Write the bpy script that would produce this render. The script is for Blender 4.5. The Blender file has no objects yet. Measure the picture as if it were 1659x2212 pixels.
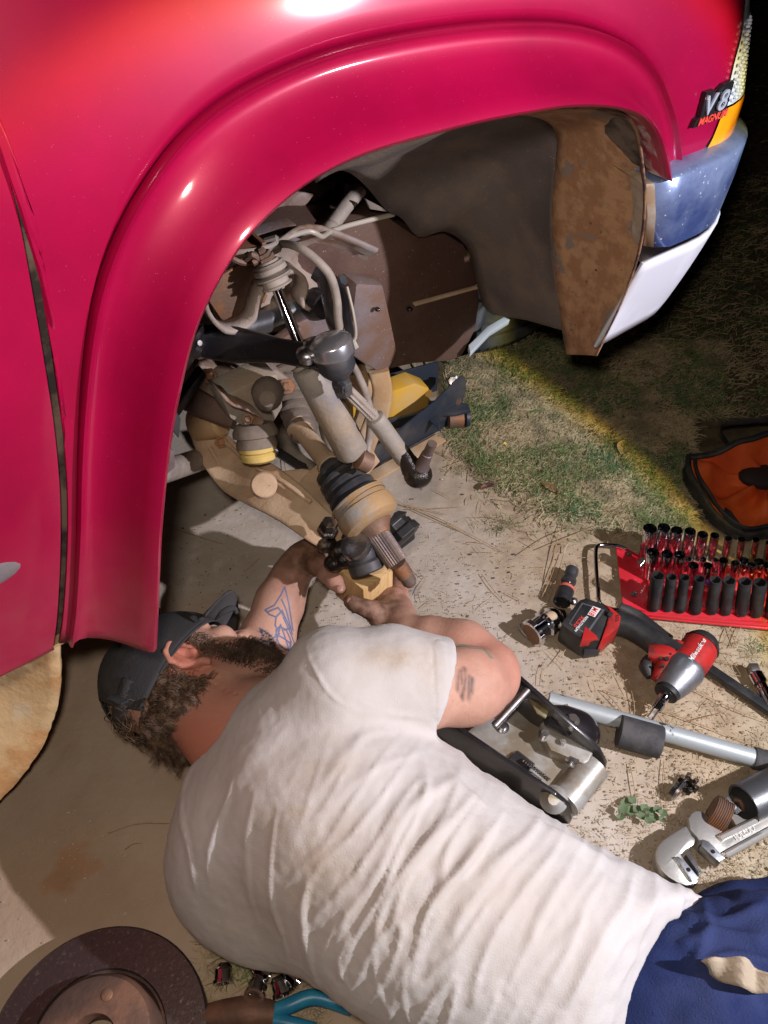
import bpy, bmesh, math, random
import numpy as np
from mathutils import Vector, Matrix, noise
import openvdb as vdb

random.seed(7); np.random.seed(7)
sc = bpy.context.scene
COL = sc.collection

# ------------------------------------------------------------------ camera
F = 1662.0                                   # focal length in units of the 1659 x 2212 picture
PITCH = math.radians(48); CH = 1.22
cam_d = bpy.data.cameras.new('camera'); cam = bpy.data.objects.new('camera', cam_d); COL.objects.link(cam)
cam.location = (0, 0, CH); cam.rotation_euler = (math.radians(90) - PITCH, 0, 0)
cam_d.sensor_fit = 'VERTICAL'; cam_d.angle = 2 * math.atan(1106 / F)
cam_d.clip_start = 0.02; cam_d.clip_end = 300
sc.camera = cam

# ------------------------------------------------------------------ night sky
w = bpy.data.worlds.new('World'); sc.world = w; w.use_nodes = True
nt = w.node_tree; bg = nt.nodes['Background']
sky = nt.nodes.new('ShaderNodeTexSky'); sky.sky_type = 'NISHITA'; sky.sun_disc = False
sky.sun_elevation = math.radians(-6); sky.sun_rotation = math.radians(60)
nt.links.new(sky.outputs[0], bg.inputs[0]); bg.inputs[1].default_value = 0.05

# ------------------------------------------------------------------ lamps: the torch standing to the right and the phone's own flash
def unit(v): v = np.array(v, float); return v / np.linalg.norm(v)
KEY = np.array((1.42, 0.08, 1.36))
edge = [(.3146, 1.6445, 0), (.634, 1.148, 0), (-.22, .61, 1.035)]      # three points the rim of the torch beam passes through
n_ = [unit(np.array(e) - KEY) for e in edge]      # (grass, grass, top of the fender)
ax = unit(np.cross(n_[0] - n_[1], n_[0] - n_[2]))
if ax.dot(n_[0]) < 0: ax = -ax
HALF = math.acos(float(ax.dot(n_[0])))
ld = bpy.data.lights.new('torch', 'SPOT'); ld.energy = 172; ld.spot_size = 2 * HALF + .02; ld.spot_blend = 0.07
ld.shadow_soft_size = 0.016; ld.color = (1, .97, 1)
lo = bpy.data.objects.new('torch', ld); COL.objects.link(lo); lo.location = KEY
lo.rotation_euler = Vector(ax).to_track_quat('-Z', 'Y').to_euler()
ld.use_nodes = True
lt = ld.node_tree; em = lt.nodes['Emission']
tc = lt.nodes.new('ShaderNodeTexCoord'); sp = lt.nodes.new('ShaderNodeSeparateXYZ'); mth = lt.nodes.new('ShaderNodeMath'); mth.operation = 'ABSOLUTE'
ac = lt.nodes.new('ShaderNodeMath'); ac.operation = 'ARCCOSINE'
rp = lt.nodes.new('ShaderNodeValToRGB'); dv = lt.nodes.new('ShaderNodeMath'); dv.operation = 'DIVIDE'; dv.inputs[1].default_value = HALF
lt.links.new(tc.outputs['Normal'], sp.inputs[0]); lt.links.new(sp.outputs[2], mth.inputs[0]); lt.links.new(mth.outputs[0], ac.inputs[0])
lt.links.new(ac.outputs[0], dv.inputs[0]); lt.links.new(dv.outputs[0], rp.inputs[0]); lt.links.new(rp.outputs[0], em.inputs[0])
el = rp.color_ramp.elements                                     # a cheap lens: bluish core, yellow rim
el[0].position = 0; el[0].color = (.99, .95, 1, 1); el[1].position = .80; el[1].color = (.96, .95, 1, 1)
for p_, c_ in ((.93, (.85, .92, .95, 1)), (.968, (1, .88, .45, 1)), (1.0, (.8, .6, .05, 1))):
    e_ = el.new(p_); e_.color = c_
fd = bpy.data.lights.new('phone_flash', 'POINT'); fd.energy = 22.0; fd.shadow_soft_size = 0.03; fd.color = (1, .86, .74)
fo = bpy.data.objects.new('phone_flash', fd); COL.objects.link(fo); fo.location = (-.03, .02, 1.30)

sc.view_settings.view_transform = 'Standard'; sc.view_settings.look = 'None'
sc.view_settings.exposure = 0.0; sc.view_settings.gamma = 1.0; sc.view_settings.use_curve_mapping = False

# ------------------------------------------------------------------ from picture to place
sP, cP = math.sin(PITCH), math.cos(PITCH)
def ray(px, py):
    u = (px - 829.5) / F; v = (py - 1106) / F
    return np.array((u, cP - v * sP, -(sP + v * cP)))
def W(px, py, z=0.0):
    """the point at height z seen at (px, py)"""
    r = ray(px, py); t = (CH - z) / -r[2]
    return np.array((0, 0, CH)) + r * t
def proj(P):
    P = np.asarray(P, float); q = P - np.array((0, 0, CH))
    d = q[..., 1] * cP - q[..., 2] * sP
    v = (-q[..., 1] * sP - q[..., 2] * cP) / d
    return 829.5 + F * q[..., 0] / d, 1106 + F * v
def depth(P): return P[1] * cP - (P[2] - CH) * sP
def pm(P, px): return px * depth(P) / F                         # px wide at P, in metres
TA = math.radians(35)
TO = np.array((-.39, .49, 0.0))
EX = np.array((math.cos(TA), math.sin(TA), 0)); EY = np.array((-math.sin(TA), math.cos(TA), 0))
def T2W(p): return TO + EX * p[0] + EY * p[1] + np.array((0, 0, p[2]))
def W2T(P): q = np.asarray(P) - TO; return np.array((q.dot(EX), q.dot(EY), q[2]))
def T(px, py, y=0.0):
    """truck coordinates of the point seen at (px, py) that lies y metres inside the fender side"""
    r = ray(px, py); o = np.array((0, 0, CH)) - TO
    t = (y - o.dot(EY)) / r.dot(EY)
    return W2T(TO + o + r * t)
def tm(p, px): return pm(T2W(p), px)

# ------------------------------------------------------------------ mesh helpers
def link(name, me, mat=None, parent=None):
    o = bpy.data.objects.new(name, me); COL.objects.link(o)
    if mat is not None and len(me.materials) == 0: me.materials.append(mat)
    if parent is not None: o.parent = parent
    return o
def tag(o, label=None, cat=None, group=None, kind=None):
    if label: o['label'] = label
    if cat: o['category'] = cat
    if group: o['group'] = group
    if kind: o['kind'] = kind
    return o
def empty(name, loc, label, cat, group=None, rz=0.0):
    o = bpy.data.objects.new(name, None); COL.objects.link(o); o.location = loc; o.rotation_euler = (0, 0, rz)
    o.empty_display_size = .05
    tag(o, label, cat, group); UPD.append(o)
    return o
UPD = []
class MB:
    """collects faces for ONE mesh object"""
    def __init__(s): s.v = []; s.f = []; s.m = []; s.mi = 0
    def add(s, vs, fs):
        b = len(s.v); s.v += [tuple(map(float, p)) for p in vs]; s.f += [tuple(i + b for i in f) for f in fs]; s.m += [s.mi] * len(fs)
        return s
    def box(s, c, size, R=None):
        c = np.array(c, float); h = np.array(size) / 2
        vs = []
        for i in range(8):
            q = np.array(((i & 1) * 2 - 1, (i >> 1 & 1) * 2 - 1, (i >> 2) * 2 - 1)) * h
            vs.append(c + (R @ q if R is not None else q))
        return s.add(vs, [(0, 2, 3, 1), (4, 5, 7, 6), (0, 1, 5, 4), (2, 6, 7, 3), (0, 4, 6, 2), (1, 3, 7, 5)])
    def tube(s, pts, rad, n=14, caps=True, close=False, smooth=0, flat=1.0, up=None):
        pts = [np.array(p, float) for p in pts]
        if np.isscalar(rad): rad = [rad] * len(pts)
        rad = list(rad)
        if smooth: pts, rad = spline(pts, rad, smooth)
        N = len(pts); vs = []; fs = []
        t0 = unit(pts[1] - pts[0]); u = np.cross(t0, up if up is not None else (0, 0, 1.0))
        if np.linalg.norm(u) < .05: u = np.cross(t0, (0, 1.0, 0))
        u = unit(u)
        for i in range(N):
            t = pts[min(i + 1, N - 1)] - pts[max(i - 1, 0)]
            if np.linalg.norm(t) < 1e-9: t = t0
            t = unit(t); u = u - t * u.dot(t); u = unit(u); b = np.cross(t, u)
            for k in range(n):
                a = 2 * math.pi * k / n
                vs.append(pts[i] + rad[i] * (math.cos(a) * u + flat * math.sin(a) * b))
        for i in range(N - 1):
            for k in range(n):
                a, b_ = i * n + k, i * n + (k + 1) % n
                fs.append((a, b_, b_ + n, a + n))
        if caps:
            fs.append(tuple(range(n))[::-1]); fs.append(tuple((N - 1) * n + k for k in range(n)))
        return s.add(vs, fs)
    def lathe(s, a, b, prof, n=24, caps=True):
        """prof: (t along a->b in metres or fraction if <=1 rel, radius)"""
        a = np.array(a, float); b = np.array(b, float); L = np.linalg.norm(b - a); d = (b - a) / L
        u = np.cross(d, (0, 0, 1.0));
        if np.linalg.norm(u) < .05: u = np.cross(d, (0, 1.0, 0))
        u = unit(u); w_ = np.cross(d, u); vs = []; fs = []
        for t, r in prof:
            for k in range(n):
                an = 2 * math.pi * k / n
                vs.append(a + d * t * L + r * (math.cos(an) * u + math.sin(an) * w_))
        m = len(prof)
        for i in range(m - 1):
            for k in range(n):
                p, q = i * n + k, i * n + (k + 1) % n
                fs.append((p, q, q + n, p + n))
        if caps:
            fs.append(tuple(range(n))[::-1]); fs.append(tuple((m - 1) * n + k for k in range(n)))
        return s.add(vs, fs)
    def prism(s, poly, off):
        """poly: list of 3D points, off: vector"""
        n = len(poly); poly = [np.array(p, float) for p in poly]; off = np.array(off, float)
        vs = poly + [p + off for p in poly]
        fs = [tuple(range(n))[::-1], tuple(range(n, 2 * n))] + [(i, (i + 1) % n, (i + 1) % n + n, i + n) for i in range(n)]
        return s.add(vs, fs)
    def grid(s, G, flip=False):
        """G[i][j] 3D points"""
        n = len(G); m = len(G[0]); vs = [p for r in G for p in r]; fs = []
        for i in range(n - 1):
            for j in range(m - 1):
                q = (i * m + j, i * m + j + 1, (i + 1) * m + j + 1, (i + 1) * m + j)
                fs.append(q[::-1] if flip else q)
        return s.add(vs, fs)
    def sphere(s, c, r, n=12, m=8, R=None):
        c = np.array(c, float); r = np.array(r if not np.isscalar(r) else (r, r, r), float)
        G = []
        for i in range(m + 1):
            th = math.pi * i / m; row = []
            for k in range(n + 1):
                a = 2 * math.pi * k / n
                q = np.array((math.sin(th) * math.cos(a), math.sin(th) * math.sin(a), math.cos(th))) * r
                row.append(c + (R @ q if R is not None else q))
            G.append(row)
        return s.grid(G, flip=False)
    def build(s, name, mats, parent=None, bevel=0, smooth=True, merge=True, solid=0, sub=0, ang=35, rel=True, seg=2):
        me = bpy.data.meshes.new(name)
        V = s.v
        me.from_pydata(V, [], s.f); me.update()
        if not isinstance(mats, (list, tuple)): mats = [mats]
        for m in mats: me.materials.append(m)
        if len(mats) > 1: me.polygons.foreach_set('material_index', s.m)
        bm = bmesh.new(); bm.from_mesh(me)
        if merge: bmesh.ops.remove_doubles(bm, verts=bm.verts, dist=1e-5)
        bmesh.ops.recalc_face_normals(bm, faces=bm.faces)
        if bevel:
            ed = [e for e in bm.edges if len(e.link_faces) == 2 and e.calc_face_angle(0) > math.radians(30)]
            bmesh.ops.bevel(bm, geom=ed, offset=bevel, segments=seg, affect='EDGES', profile=.6, clamp_overlap=True)
        bm.to_mesh(me); bm.free()
        if smooth:
            me.polygons.foreach_set('use_smooth', [True] * len(me.polygons))
            try: me.set_sharp_from_angle(angle=math.radians(ang))
            except Exception: pass
        o = link(name, me, None, None)
        if solid:
            md = o.modifiers.new('thick', 'SOLIDIFY'); md.thickness = solid; md.offset = 0 if solid < .01 else -1
        if sub:
            md = o.modifiers.new('sub', 'SUBSURF'); md.levels = sub; md.render_levels = sub
        if parent is not None: attach(o, parent)
        return o
def attach(o, parent):
    """parent o, whose mesh is given in the frame the parent's mesh data is in (world, unless the root is the truck)"""
    o.parent = parent
    o['frame'] = 1
    root = parent
    FR.append(o)
FR = []
def spline(pts, rad, k):
    P = [pts[0] * 2 - pts[1]] + pts + [pts[-1] * 2 - pts[-2]]; out = []; ro = []
    for i in range(1, len(P) - 2):
        for j in range(k):
            t = j / k; p0, p1, p2, p3 = P[i - 1:i + 3]
            out.append(.5 * ((2 * p1) + (-p0 + p2) * t + (2 * p0 - 5 * p1 + 4 * p2 - p3) * t * t + (-p0 + 3 * p1 - 3 * p2 + p3) * t ** 3))
            ro.append(rad[i - 1] * (1 - t) + rad[i] * t)
    out.append(pts[-1]); ro.append(rad[-1]); return out, ro
def spl(pts, n, k=8):
    """n evenly spaced points on a smooth curve through pts"""
    pts = [np.array(p, float) for p in pts]
    q, _ = spline(pts, [0] * len(pts), k); q = np.array(q)
    s = np.r_[0, np.cumsum(np.linalg.norm(np.diff(q, axis=0), axis=1))]
    t = np.linspace(0, s[-1], n)
    return np.stack([np.interp(t, s, q[:, i]) for i in range(q.shape[1])], 1)
def frame(d, up=(0, 0, 1)):
    x = unit(d); z = np.array(up, float); y = unit(np.cross(z, x)); z = np.cross(x, y)
    return np.stack((x, y, z), 1)
def text_mesh(s, size, ext=0.0008, shear=0):
    cu = bpy.data.curves.new('t', 'FONT'); cu.body = s; cu.size = size; cu.extrude = ext; cu.shear = shear; cu.offset = size * .012
    cu.align_x = 'LEFT'; o = bpy.data.objects.new('t', cu); COL.objects.link(o)
    dg = bpy.context.evaluated_depsgraph_get(); dg.update()
    me = bpy.data.meshes.new_from_object(o.evaluated_get(dg)); bpy.data.objects.remove(o)
    return me

# ------------------------------------------------------------------ procedural materials
def nd(nt, t, **k):
    n = nt.nodes.new(t)
    for a, b in k.items(): setattr(n, a, b)
    return n
def rgb(c): return (c[0], c[1], c[2], 1)
def mat(name, c, rough=.5, metal=0, c2=None, sc2=12, lo=.45, hi=.6, bump=0, bsc=60, coat=0, speck=None, specs=180, spamt=.06,
        c3=None, sc3=4, lo3=.5, hi3=.65, r2=None, m2=None, stretch=None, coord='Object', spec=.5, sheen=0, detail=6, sss=0, aniso=0):
    m = bpy.data.materials.new(name); m.use_nodes = True; nt = m.node_tree; b = nt.nodes['Principled BSDF']
    L = nt.links.new
    b.inputs['Base Color'].default_value = rgb(c); b.inputs['Roughness'].default_value = rough; b.inputs['Metallic'].default_value = metal
    b.inputs['Specular IOR Level'].default_value = spec
    if coat: b.inputs['Coat Weight'].default_value = coat; b.inputs['Coat Roughness'].default_value = .10
    if sheen: b.inputs['Sheen Weight'].default_value = sheen
    if sss: b.inputs['Subsurface Weight'].default_value = sss; b.inputs['Subsurface Radius'].default_value = (.012, .005, .003); b.inputs['Subsurface Scale'].default_value = 1
    tc = nd(nt, 'ShaderNodeTexCoord'); mp = nd(nt, 'ShaderNodeMapping'); L(tc.outputs[coord], mp.inputs[0])
    if stretch: mp.inputs['Scale'].default_value = stretch
    col = None
    def noi(s, det=detail, off=0):
        n = nd(nt, 'ShaderNodeTexNoise'); n.inputs['Scale'].default_value = s; n.inputs['Detail'].default_value = det; n.inputs['Roughness'].default_value = .62
        L(mp.outputs[0], n.inputs[0]); return n
    def ramp(n, a, b_):
        r = nd(nt, 'ShaderNodeMapRange'); r.inputs[1].default_value = a; r.inputs[2].default_value = b_; r.clamp = True
        L(n.outputs[0], r.inputs[0]); return r
    base = nd(nt, 'ShaderNodeRGB'); base.outputs[0].default_value = rgb(c); cur = base.outputs[0]
    def mix(cur, fac, c_):
        x = nd(nt, 'ShaderNodeMix', data_type='RGBA'); L(fac, x.inputs['Factor']); L(cur, x.inputs['A']); x.inputs['B'].default_value = rgb(c_)
        return x.outputs['Result']
    if c2 is not None:
        r = ramp(noi(sc2), lo, hi); cur = mix(cur, r.outputs[0], c2); f2 = r
        if r2 is not None:
            rr = nd(nt, 'ShaderNodeMapRange'); rr.inputs[3].default_value = rough; rr.inputs[4].default_value = r2; L(r.outputs[0], rr.inputs[0]); L(rr.outputs[0], b.inputs['Roughness'])
        if m2 is not None:
            rr = nd(nt, 'ShaderNodeMapRange'); rr.inputs[3].default_value = metal; rr.inputs[4].default_value = m2; L(r.outputs[0], rr.inputs[0]); L(rr.outputs[0], b.inputs['Metallic'])
    if c3 is not None:
        r = ramp(noi(sc3, 4), lo3, hi3); cur = mix(cur, r.outputs[0], c3)
    if speck is not None:
        v = nd(nt, 'ShaderNodeTexVoronoi'); v.inputs['Scale'].default_value = specs; v.inputs['Randomness'].default_value = 1; L(mp.outputs[0], v.inputs[0])
        r = nd(nt, 'ShaderNodeMapRange'); r.inputs[1].default_value = spamt + .08; r.inputs[2].default_value = spamt; L(v.outputs['Distance'], r.inputs[0])
        g = ramp(noi(specs * .35, 2), .5, .62); mu = nd(nt, 'ShaderNodeMath', operation='MULTIPLY'); L(r.outputs[0], mu.inputs[0]); L(g.outputs[0], mu.inputs[1])
        cur = mix(cur, mu.outputs[0], speck)
    L(cur, b.inputs['Base Color'])
    if bump:
        n = noi(bsc, 8); bp = nd(nt, 'ShaderNodeBump'); bp.inputs['Strength'].default_value = min(1, bump); bp.inputs['Distance'].default_value = .004 * max(1, bump)
        L(n.outputs[0], bp.inputs['Height']); L(bp.outputs[0], b.inputs['Normal'])
    m['_'] = 1
    return m, nt, b, cur, mp
def M_(*a, **k): return mat(*a, **k)[0]

# ------------------------------------------------------------------ materials
DUST = (.42, .33, .25)
m_paint, nt_, b_, cur_, mp_ = mat('red_metallic_paint', (.37, .0015, .050), .42, .10, c2=(.26, .001, .034), sc2=3.2, lo=.38, hi=.66, coat=.6, spec=.2,
                                  speck=(.55, .25, .28), specs=300, spamt=.012, bump=.03, bsc=900)
# road dust thickening towards the sill
L_ = nt_.links.new
tc_ = nd(nt_, 'ShaderNodeTexCoord'); sx_ = nd(nt_, 'ShaderNodeSeparateXYZ'); L_(tc_.outputs['Object'], sx_.inputs[0])
mr_ = nd(nt_, 'ShaderNodeMapRange'); mr_.inputs[1].default_value = .62; mr_.inputs[2].default_value = .36; L_(sx_.outputs[2], mr_.inputs[0])
nn_ = nd(nt_, 'ShaderNodeTexNoise'); nn_.inputs['Scale'].default_value = 30; nn_.inputs['Detail'].default_value = 8; L_(tc_.outputs['Object'], nn_.inputs[0])
mu_ = nd(nt_, 'ShaderNodeMath', operation='MULTIPLY'); L_(mr_.outputs[0], mu_.inputs[0]); L_(nn_.outputs[0], mu_.inputs[1])
mu2 = nd(nt_, 'ShaderNodeMath', operation='MULTIPLY'); L_(mu_.outputs[0], mu2.inputs[0]); mu2.inputs[1].default_value = .75
mx_ = nd(nt_, 'ShaderNodeMix', data_type='RGBA'); L_(mu2.outputs[0], mx_.inputs['Factor']); L_(cur_, mx_.inputs['A']); mx_.inputs['B'].default_value = (.42, .12, .13, 1)
L_(mx_.outputs['Result'], b_.inputs['Base Color'])
m_paint_flare = m_paint
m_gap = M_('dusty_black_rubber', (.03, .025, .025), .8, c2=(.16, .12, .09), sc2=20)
m_liner = M_('dusty_liner_plastic', (.165, .138, .125), .75, c2=(.215, .17, .135), sc2=11, c3=(.11, .09, .085), sc3=4, bump=.4, bsc=150, speck=(.45, .38, .3), specs=150, spamt=.09)
m_mud = M_('orange_clay_mud', (.47, .27, .145), .9, c2=(.35, .18, .09), sc2=34, lo=.44, hi=.56, c3=(.26, .20, .16), sc3=16, lo3=.56, hi3=.60, bump=1.0, bsc=45, speck=(.05, .03, .02), specs=55, spamt=.07)
m_mud2 = M_('brown_dried_mud', (.22, .12, .07), .9, c2=(.07, .03, .03), sc2=40, lo=.48, hi=.55, bump=.6, bsc=90)
m_chrome = M_('spotted_chrome_painted_reflection', (.07, .11, .30), .20, .5, c2=(.36, .45, .68), sc2=4.5, lo=.42, hi=.66, r2=.38, speck=(.95, .95, .98), specs=120, spamt=.10, bump=.05, bsc=70)  # blue base and paler blotches are painted reflections; white specks are spots
m_valance = M_('pale_valance_plastic', (.66, .68, .76), .45, c2=(.58, .59, .66), sc2=6, c3=(.62, .45, .30), sc3=5, lo3=.72, hi3=.8)
m_lens = M_('headlight_lens', (.74, .80, .92), .12, .0, c2=(.55, .62, .78), sc2=14, coat=1, bump=.2, bsc=120)
m_amber = M_('amber_lens', (.95, .36, .01), .18, 0, c2=(.8, .22, .01), sc2=20, coat=1, bump=.25, bsc=90)
m_badge_black = M_('badge_black', (.012, .012, .015), .3)
m_badge_chrome = M_('badge_chrome', (.62, .66, .80), .22, .45, coat=.6)
m_badge_red = M_('badge_red', (.8, .07, .05), .45)
m_frame = M_('rusty_frame_steel', (.24, .20, .21), .65, .25, c2=(.22, .13, .09), sc2=7, c3=(.30, .28, .31), sc3=3, bump=.35, bsc=110, speck=(.55, .5, .45), specs=110, spamt=.05)
m_frame2 = M_('dusty_brown_steel', (.135, .08, .06), .62, .2, c2=(.10, .05, .038), sc2=6, bump=.3, bsc=120, speck=(.6, .5, .4), specs=120, spamt=.055)
m_tower = M_('dust_coated_steel', (.36, .29, .24), .8, .1, c2=(.24, .14, .09), sc2=11, c3=(.33, .30, .30), sc3=5, bump=.4, bsc=120)
m_dusty = M_('tan_dusty_steel', (.60, .44, .29), .85, .05, c2=(.47, .32, .20), sc2=9, c3=(.52, .43, .33), sc3=4, bump=.35, bsc=130, speck=(.1, .07, .05), specs=90, spamt=.04)
m_tan = M_('tan_dust_paint', (.55, .36, .19), .8, 0, c2=(.45, .28, .14), sc2=7, c3=(.60, .48, .34), sc3=5, bump=.25, bsc=120, speck=(.12, .08, .05), specs=80, spamt=.04)
m_shock = M_('grey_dusty_shock', (.36, .325, .28), .7, .2, c2=(.36, .28, .20), sc2=10, c3=(.2, .19, .2), sc3=6, bump=.35, bsc=140)
m_black = M_('satin_black_paint', (.012, .010, .012), .32, 0, c2=(.03, .028, .03), sc2=9, coat=.3, bump=.05, bsc=90, speck=(.25, .2, .2), specs=160, spamt=.03)
m_rubber = M_('black_rubber_boot', (.028, .030, .036), .55, c2=(.07, .062, .058), sc2=14, bump=.1, bsc=100)
m_boot = M_('dusty_rubber_boot', (.15, .12, .10), .8, c2=(.24, .19, .14), sc2=12, bump=.3, bsc=110)
m_rodchrome = M_('polished_rod', (.75, .76, .8), .06, 1)
m_steel = M_('worn_steel', (.50, .50, .52), .28, 1, c2=(.25, .22, .2), sc2=30, r2=.5)
m_chr = M_('tool_chrome', (.72, .72, .75), .09, 1, c2=(.38, .36, .36), sc2=40, lo=.55, hi=.75, r2=.3)
m_rust = M_('rusty_steel', (.22, .14, .10), .65, .5, c2=(.32, .15, .07), sc2=25, bump=.3, bsc=160)
m_stub = M_('brown_grey_steel', (.16, .125, .12), .5, .5, c2=(.22, .16, .13), sc2=22, bump=.2, bsc=160)
m_yellow = M_('yellow_foam', (.72, .55, .16), .75, c2=(.62, .45, .14), sc2=18, bump=.15, bsc=150)
m_hose = M_('grey_dusty_hose', (.33, .28, .24), .7, c2=(.24, .2, .17), sc2=24, bump=.15, bsc=200)
m_line = M_('pale_brake_line', (.50, .45, .38), .55, .2)
m_grease = M_('wet_black_grease', (.02, .015, .012), .28, .2, c2=(.14, .09, .06), sc2=35, lo=.55, hi=.65, bump=.5, bsc=120)
m_jackyellow = M_('yellow_jack_paint', (.80, .46, .06), .45, c2=(.70, .52, .30), sc2=6, lo=.5, hi=.75)
m_jackblack = M_('dark_jack_plate', (.035, .045, .065), .45, .2, c2=(.12, .11, .10), sc2=8, lo=.5, hi=.75, bump=.1, bsc=100)
m_tyre = M_('tyre_rubber', (.055, .062, .068), .8, c2=(.10, .11, .115), sc2=15, bump=.2, bsc=160)
m_whitepaint = M_('chipped_white_paint', (.66, .76, .80), .5, c2=(.4, .3, .2), sc2=18, lo=.7, hi=.76)
m_wood = M_('pale_pine', (.72, .50, .24), .6, c2=(.58, .36, .15), sc2=5, lo=.4, hi=.62, stretch=(4, 50, 4), bump=.1, bsc=20, c3=(.3, .2, .1), sc3=30, lo3=.7, hi3=.75)
m_red = M_('red_tray_enamel', (.70, .022, .04), .35, 0, c2=(.60, .03, .04), sc2=12, coat=.4, c3=(.45, .2, .15), sc3=24, lo3=.68, hi3=.78)
m_impact = M_('black_phosphate', (.030, .031, .034), .42, .35, c2=(.055, .055, .055), sc2=30)
m_toolred = M_('scuffed_red_plastic', (.48, .022, .02), .42, c2=(.16, .03, .025), sc2=20, lo=.52, hi=.66, bump=.1, bsc=120)
m_toolblack = M_('black_plastic', (.018, .019, .021), .5, c2=(.045, .042, .04), sc2=20, bump=.12, bsc=200)
m_alu = M_('dull_aluminium', (.42, .44, .47), .36, .9, c2=(.30, .31, .33), sc2=24, r2=.5, bump=.1, bsc=150)
m_white = M_('white_print', (.8, .8, .78), .6)
m_redprint = M_('red_print', (.75, .06, .05), .6)
m_jackgrey = M_('silver_jack_paint', (.50, .51, .49), .42, .35, c2=(.30, .25, .18), sc2=6, lo=.52, hi=.64, bump=.1, bsc=120)
m_pole = M_('chipped_silver_pole', (.48, .53, .54), .42, .3, c2=(.07, .07, .07), sc2=22, lo=.57, hi=.585, stretch=(1, 1, 1), bump=.1, bsc=80, r2=.6)
m_foam = M_('dark_foam_sleeve', (.045, .045, .05), .75, c2=(.085, .08, .08), sc2=26, bump=.2, bsc=160)
m_wrench = M_('worn_cast_aluminium', (.58, .57, .53), .36, .8, c2=(.42, .34, .26), sc2=10, lo=.5, hi=.7, r2=.55, bump=.06, bsc=160)
m_pipe = M_('grey_steel_pipe', (.17, .18, .19), .38, .7, c2=(.11, .11, .12), sc2=9, bump=.1, bsc=110)
m_rotor = M_('brake_rotor_iron', (.105, .08, .078), .36, .7, c2=(.22, .19, .17), sc2=150, lo=.58, hi=.7, bump=.15, bsc=170)
m_rotorhat = M_('rusted_rotor_hat', (.16, .09, .065), .6, .4, c2=(.24, .13, .085), sc2=16, c3=(.10, .065, .055), sc3=7, bump=.3, bsc=90)
m_blueplast = M_('blue_dipped_grip', (.02, .20, .38), .38, c2=(.03, .28, .45), sc2=20)
m_orange = M_('orange_nylon', (.80, .13, .02), .6, c2=(.66, .09, .02), sc2=8, bump=.2, bsc=300)
m_webbing = M_('black_webbing', (.018, .018, .022), .7, c2=(.05, .05, .045), sc2=20, bump=.3, bsc=300)
m_trim = M_('grey_trim', (.13, .125, .15), .5, c2=(.2, .17, .17), sc2=14)
m_leafbrown = M_('dry_brown_leaf', (.22, .11, .05), .8, c2=(.3, .18, .09), sc2=20)
m_weed = M_('weed_green', (.10, .155, .07), .7, c2=(.13, .17, .085), sc2=20)
m_cotton, _, _, _, _ = mat('black_cap_cotton', (.036, .035, .038), .85, c2=(.065, .062, .064), sc2=7, c3=(.10, .065, .035), sc3=9, lo3=.58, hi3=.70, bump=.35, bsc=260)
m_jeans = M_('blue_denim', (.018, .030, .105), .9, c2=(.032, .046, .13), sc2=9, bump=.5, bsc=420, spec=.2)
m_pocket = M_('tan_pocket_cloth', (.40, .33, .24), .85, bump=.3, bsc=300)
m_eye = M_('eye_white', (.75, .72, .68), .2, coat=1)
m_lip = M_('lip', (.45, .18, .15), .5)

# ================================================================== the setting
def build_ground():
    def ax_(lo, hi, a, b, h):
        c = list(np.arange(a, b + 1e-6, h)); st = h
        while c[-1] < hi: st *= 1.22; c.append(c[-1] + st)
        st = h
        while c[0] > lo: st *= 1.22; c.insert(0, c[0] - st)
        return np.array(c)
    xs = ax_(-90, 90, -1.2, 1.9, .0125); ys = ax_(-60, 140, -.35, 2.9, .0125)
    X, Y = np.meshgrid(xs, ys, indexing='ij'); Z = np.zeros_like(X)
    gl = np.array([W(*p)[:2] for p in GLINE])
    fl = X.ravel(), Y.ravel()
    z = np.empty(X.size)
    yl = np.interp(X.ravel(), gl[:, 0], gl[:, 1])
    for i, (x, y) in enumerate(zip(*fl)):
        g = min(max((y - yl[i] + .03) / .12, 0), 1) if x > .1 else 0.0
        d = min(max((x - .25) / .3, 0), 1) * (1 if y < 1.6 else 0)
        if abs(x) > 4 or y > 6: z[i] = -.01; continue
        n = noise.noise(Vector((x * 4, y * 4, 0))) * .004 + noise.noise(Vector((x * 22, y * 22, 3))) * (.0008 + .0016 * d) + noise.noise(Vector((x * 70, y * 70, 5))) * (.0003 + .0011 * d + .002 * g)
        z[i] = n - .004 + g * .006 * (1 + noise.noise(Vector((x * 9, y * 9, 8))))
    V = np.stack((X.ravel(), Y.ravel(), z), 1); n, m = X.shape
    idx = np.arange(n * m).reshape(n, m)
    Fq = np.stack((idx[:-1, :-1], idx[1:, :-1], idx[1:, 1:], idx[:-1, 1:]), -1).reshape(-1, 4)
    me = bpy.data.meshes.new('ground'); me.from_pydata(V.tolist(), [], Fq.tolist())
    g = np.clip((V[:, 1] - yl + .02) / .10, 0, 1) * (V[:, 0] > .05)
    d = np.clip((V[:, 0] + .45 * (V[:, 1] - .9) - .12) / .3, 0, 1)
    at = me.attributes.new('zone', 'FLOAT_VECTOR', 'POINT'); bl = np.clip((-.02 - V[:, 0] - .55 * (V[:, 1] - .62)) / .25, 0, 1) * np.clip((.95 - V[:, 1]) / .2, 0, 1); bl = np.maximum(bl, np.clip((.42 - V[:, 1]) / .1, 0, 1) * (V[:, 0] < .2)); at.data.foreach_set('vector', np.stack((g, d, bl), 1).ravel().astype(np.float32))
    me.polygons.foreach_set('use_smooth', [True] * len(me.polygons))
    return me
GLINE = [(940, 760), (935, 850), (965, 915), (1000, 955), (1060, 1000), (1120, 1040), (1180, 1070), (1280, 1085), (1400, 1110), (1520, 1150), (1659, 1180), (1900, 1230)]
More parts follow.
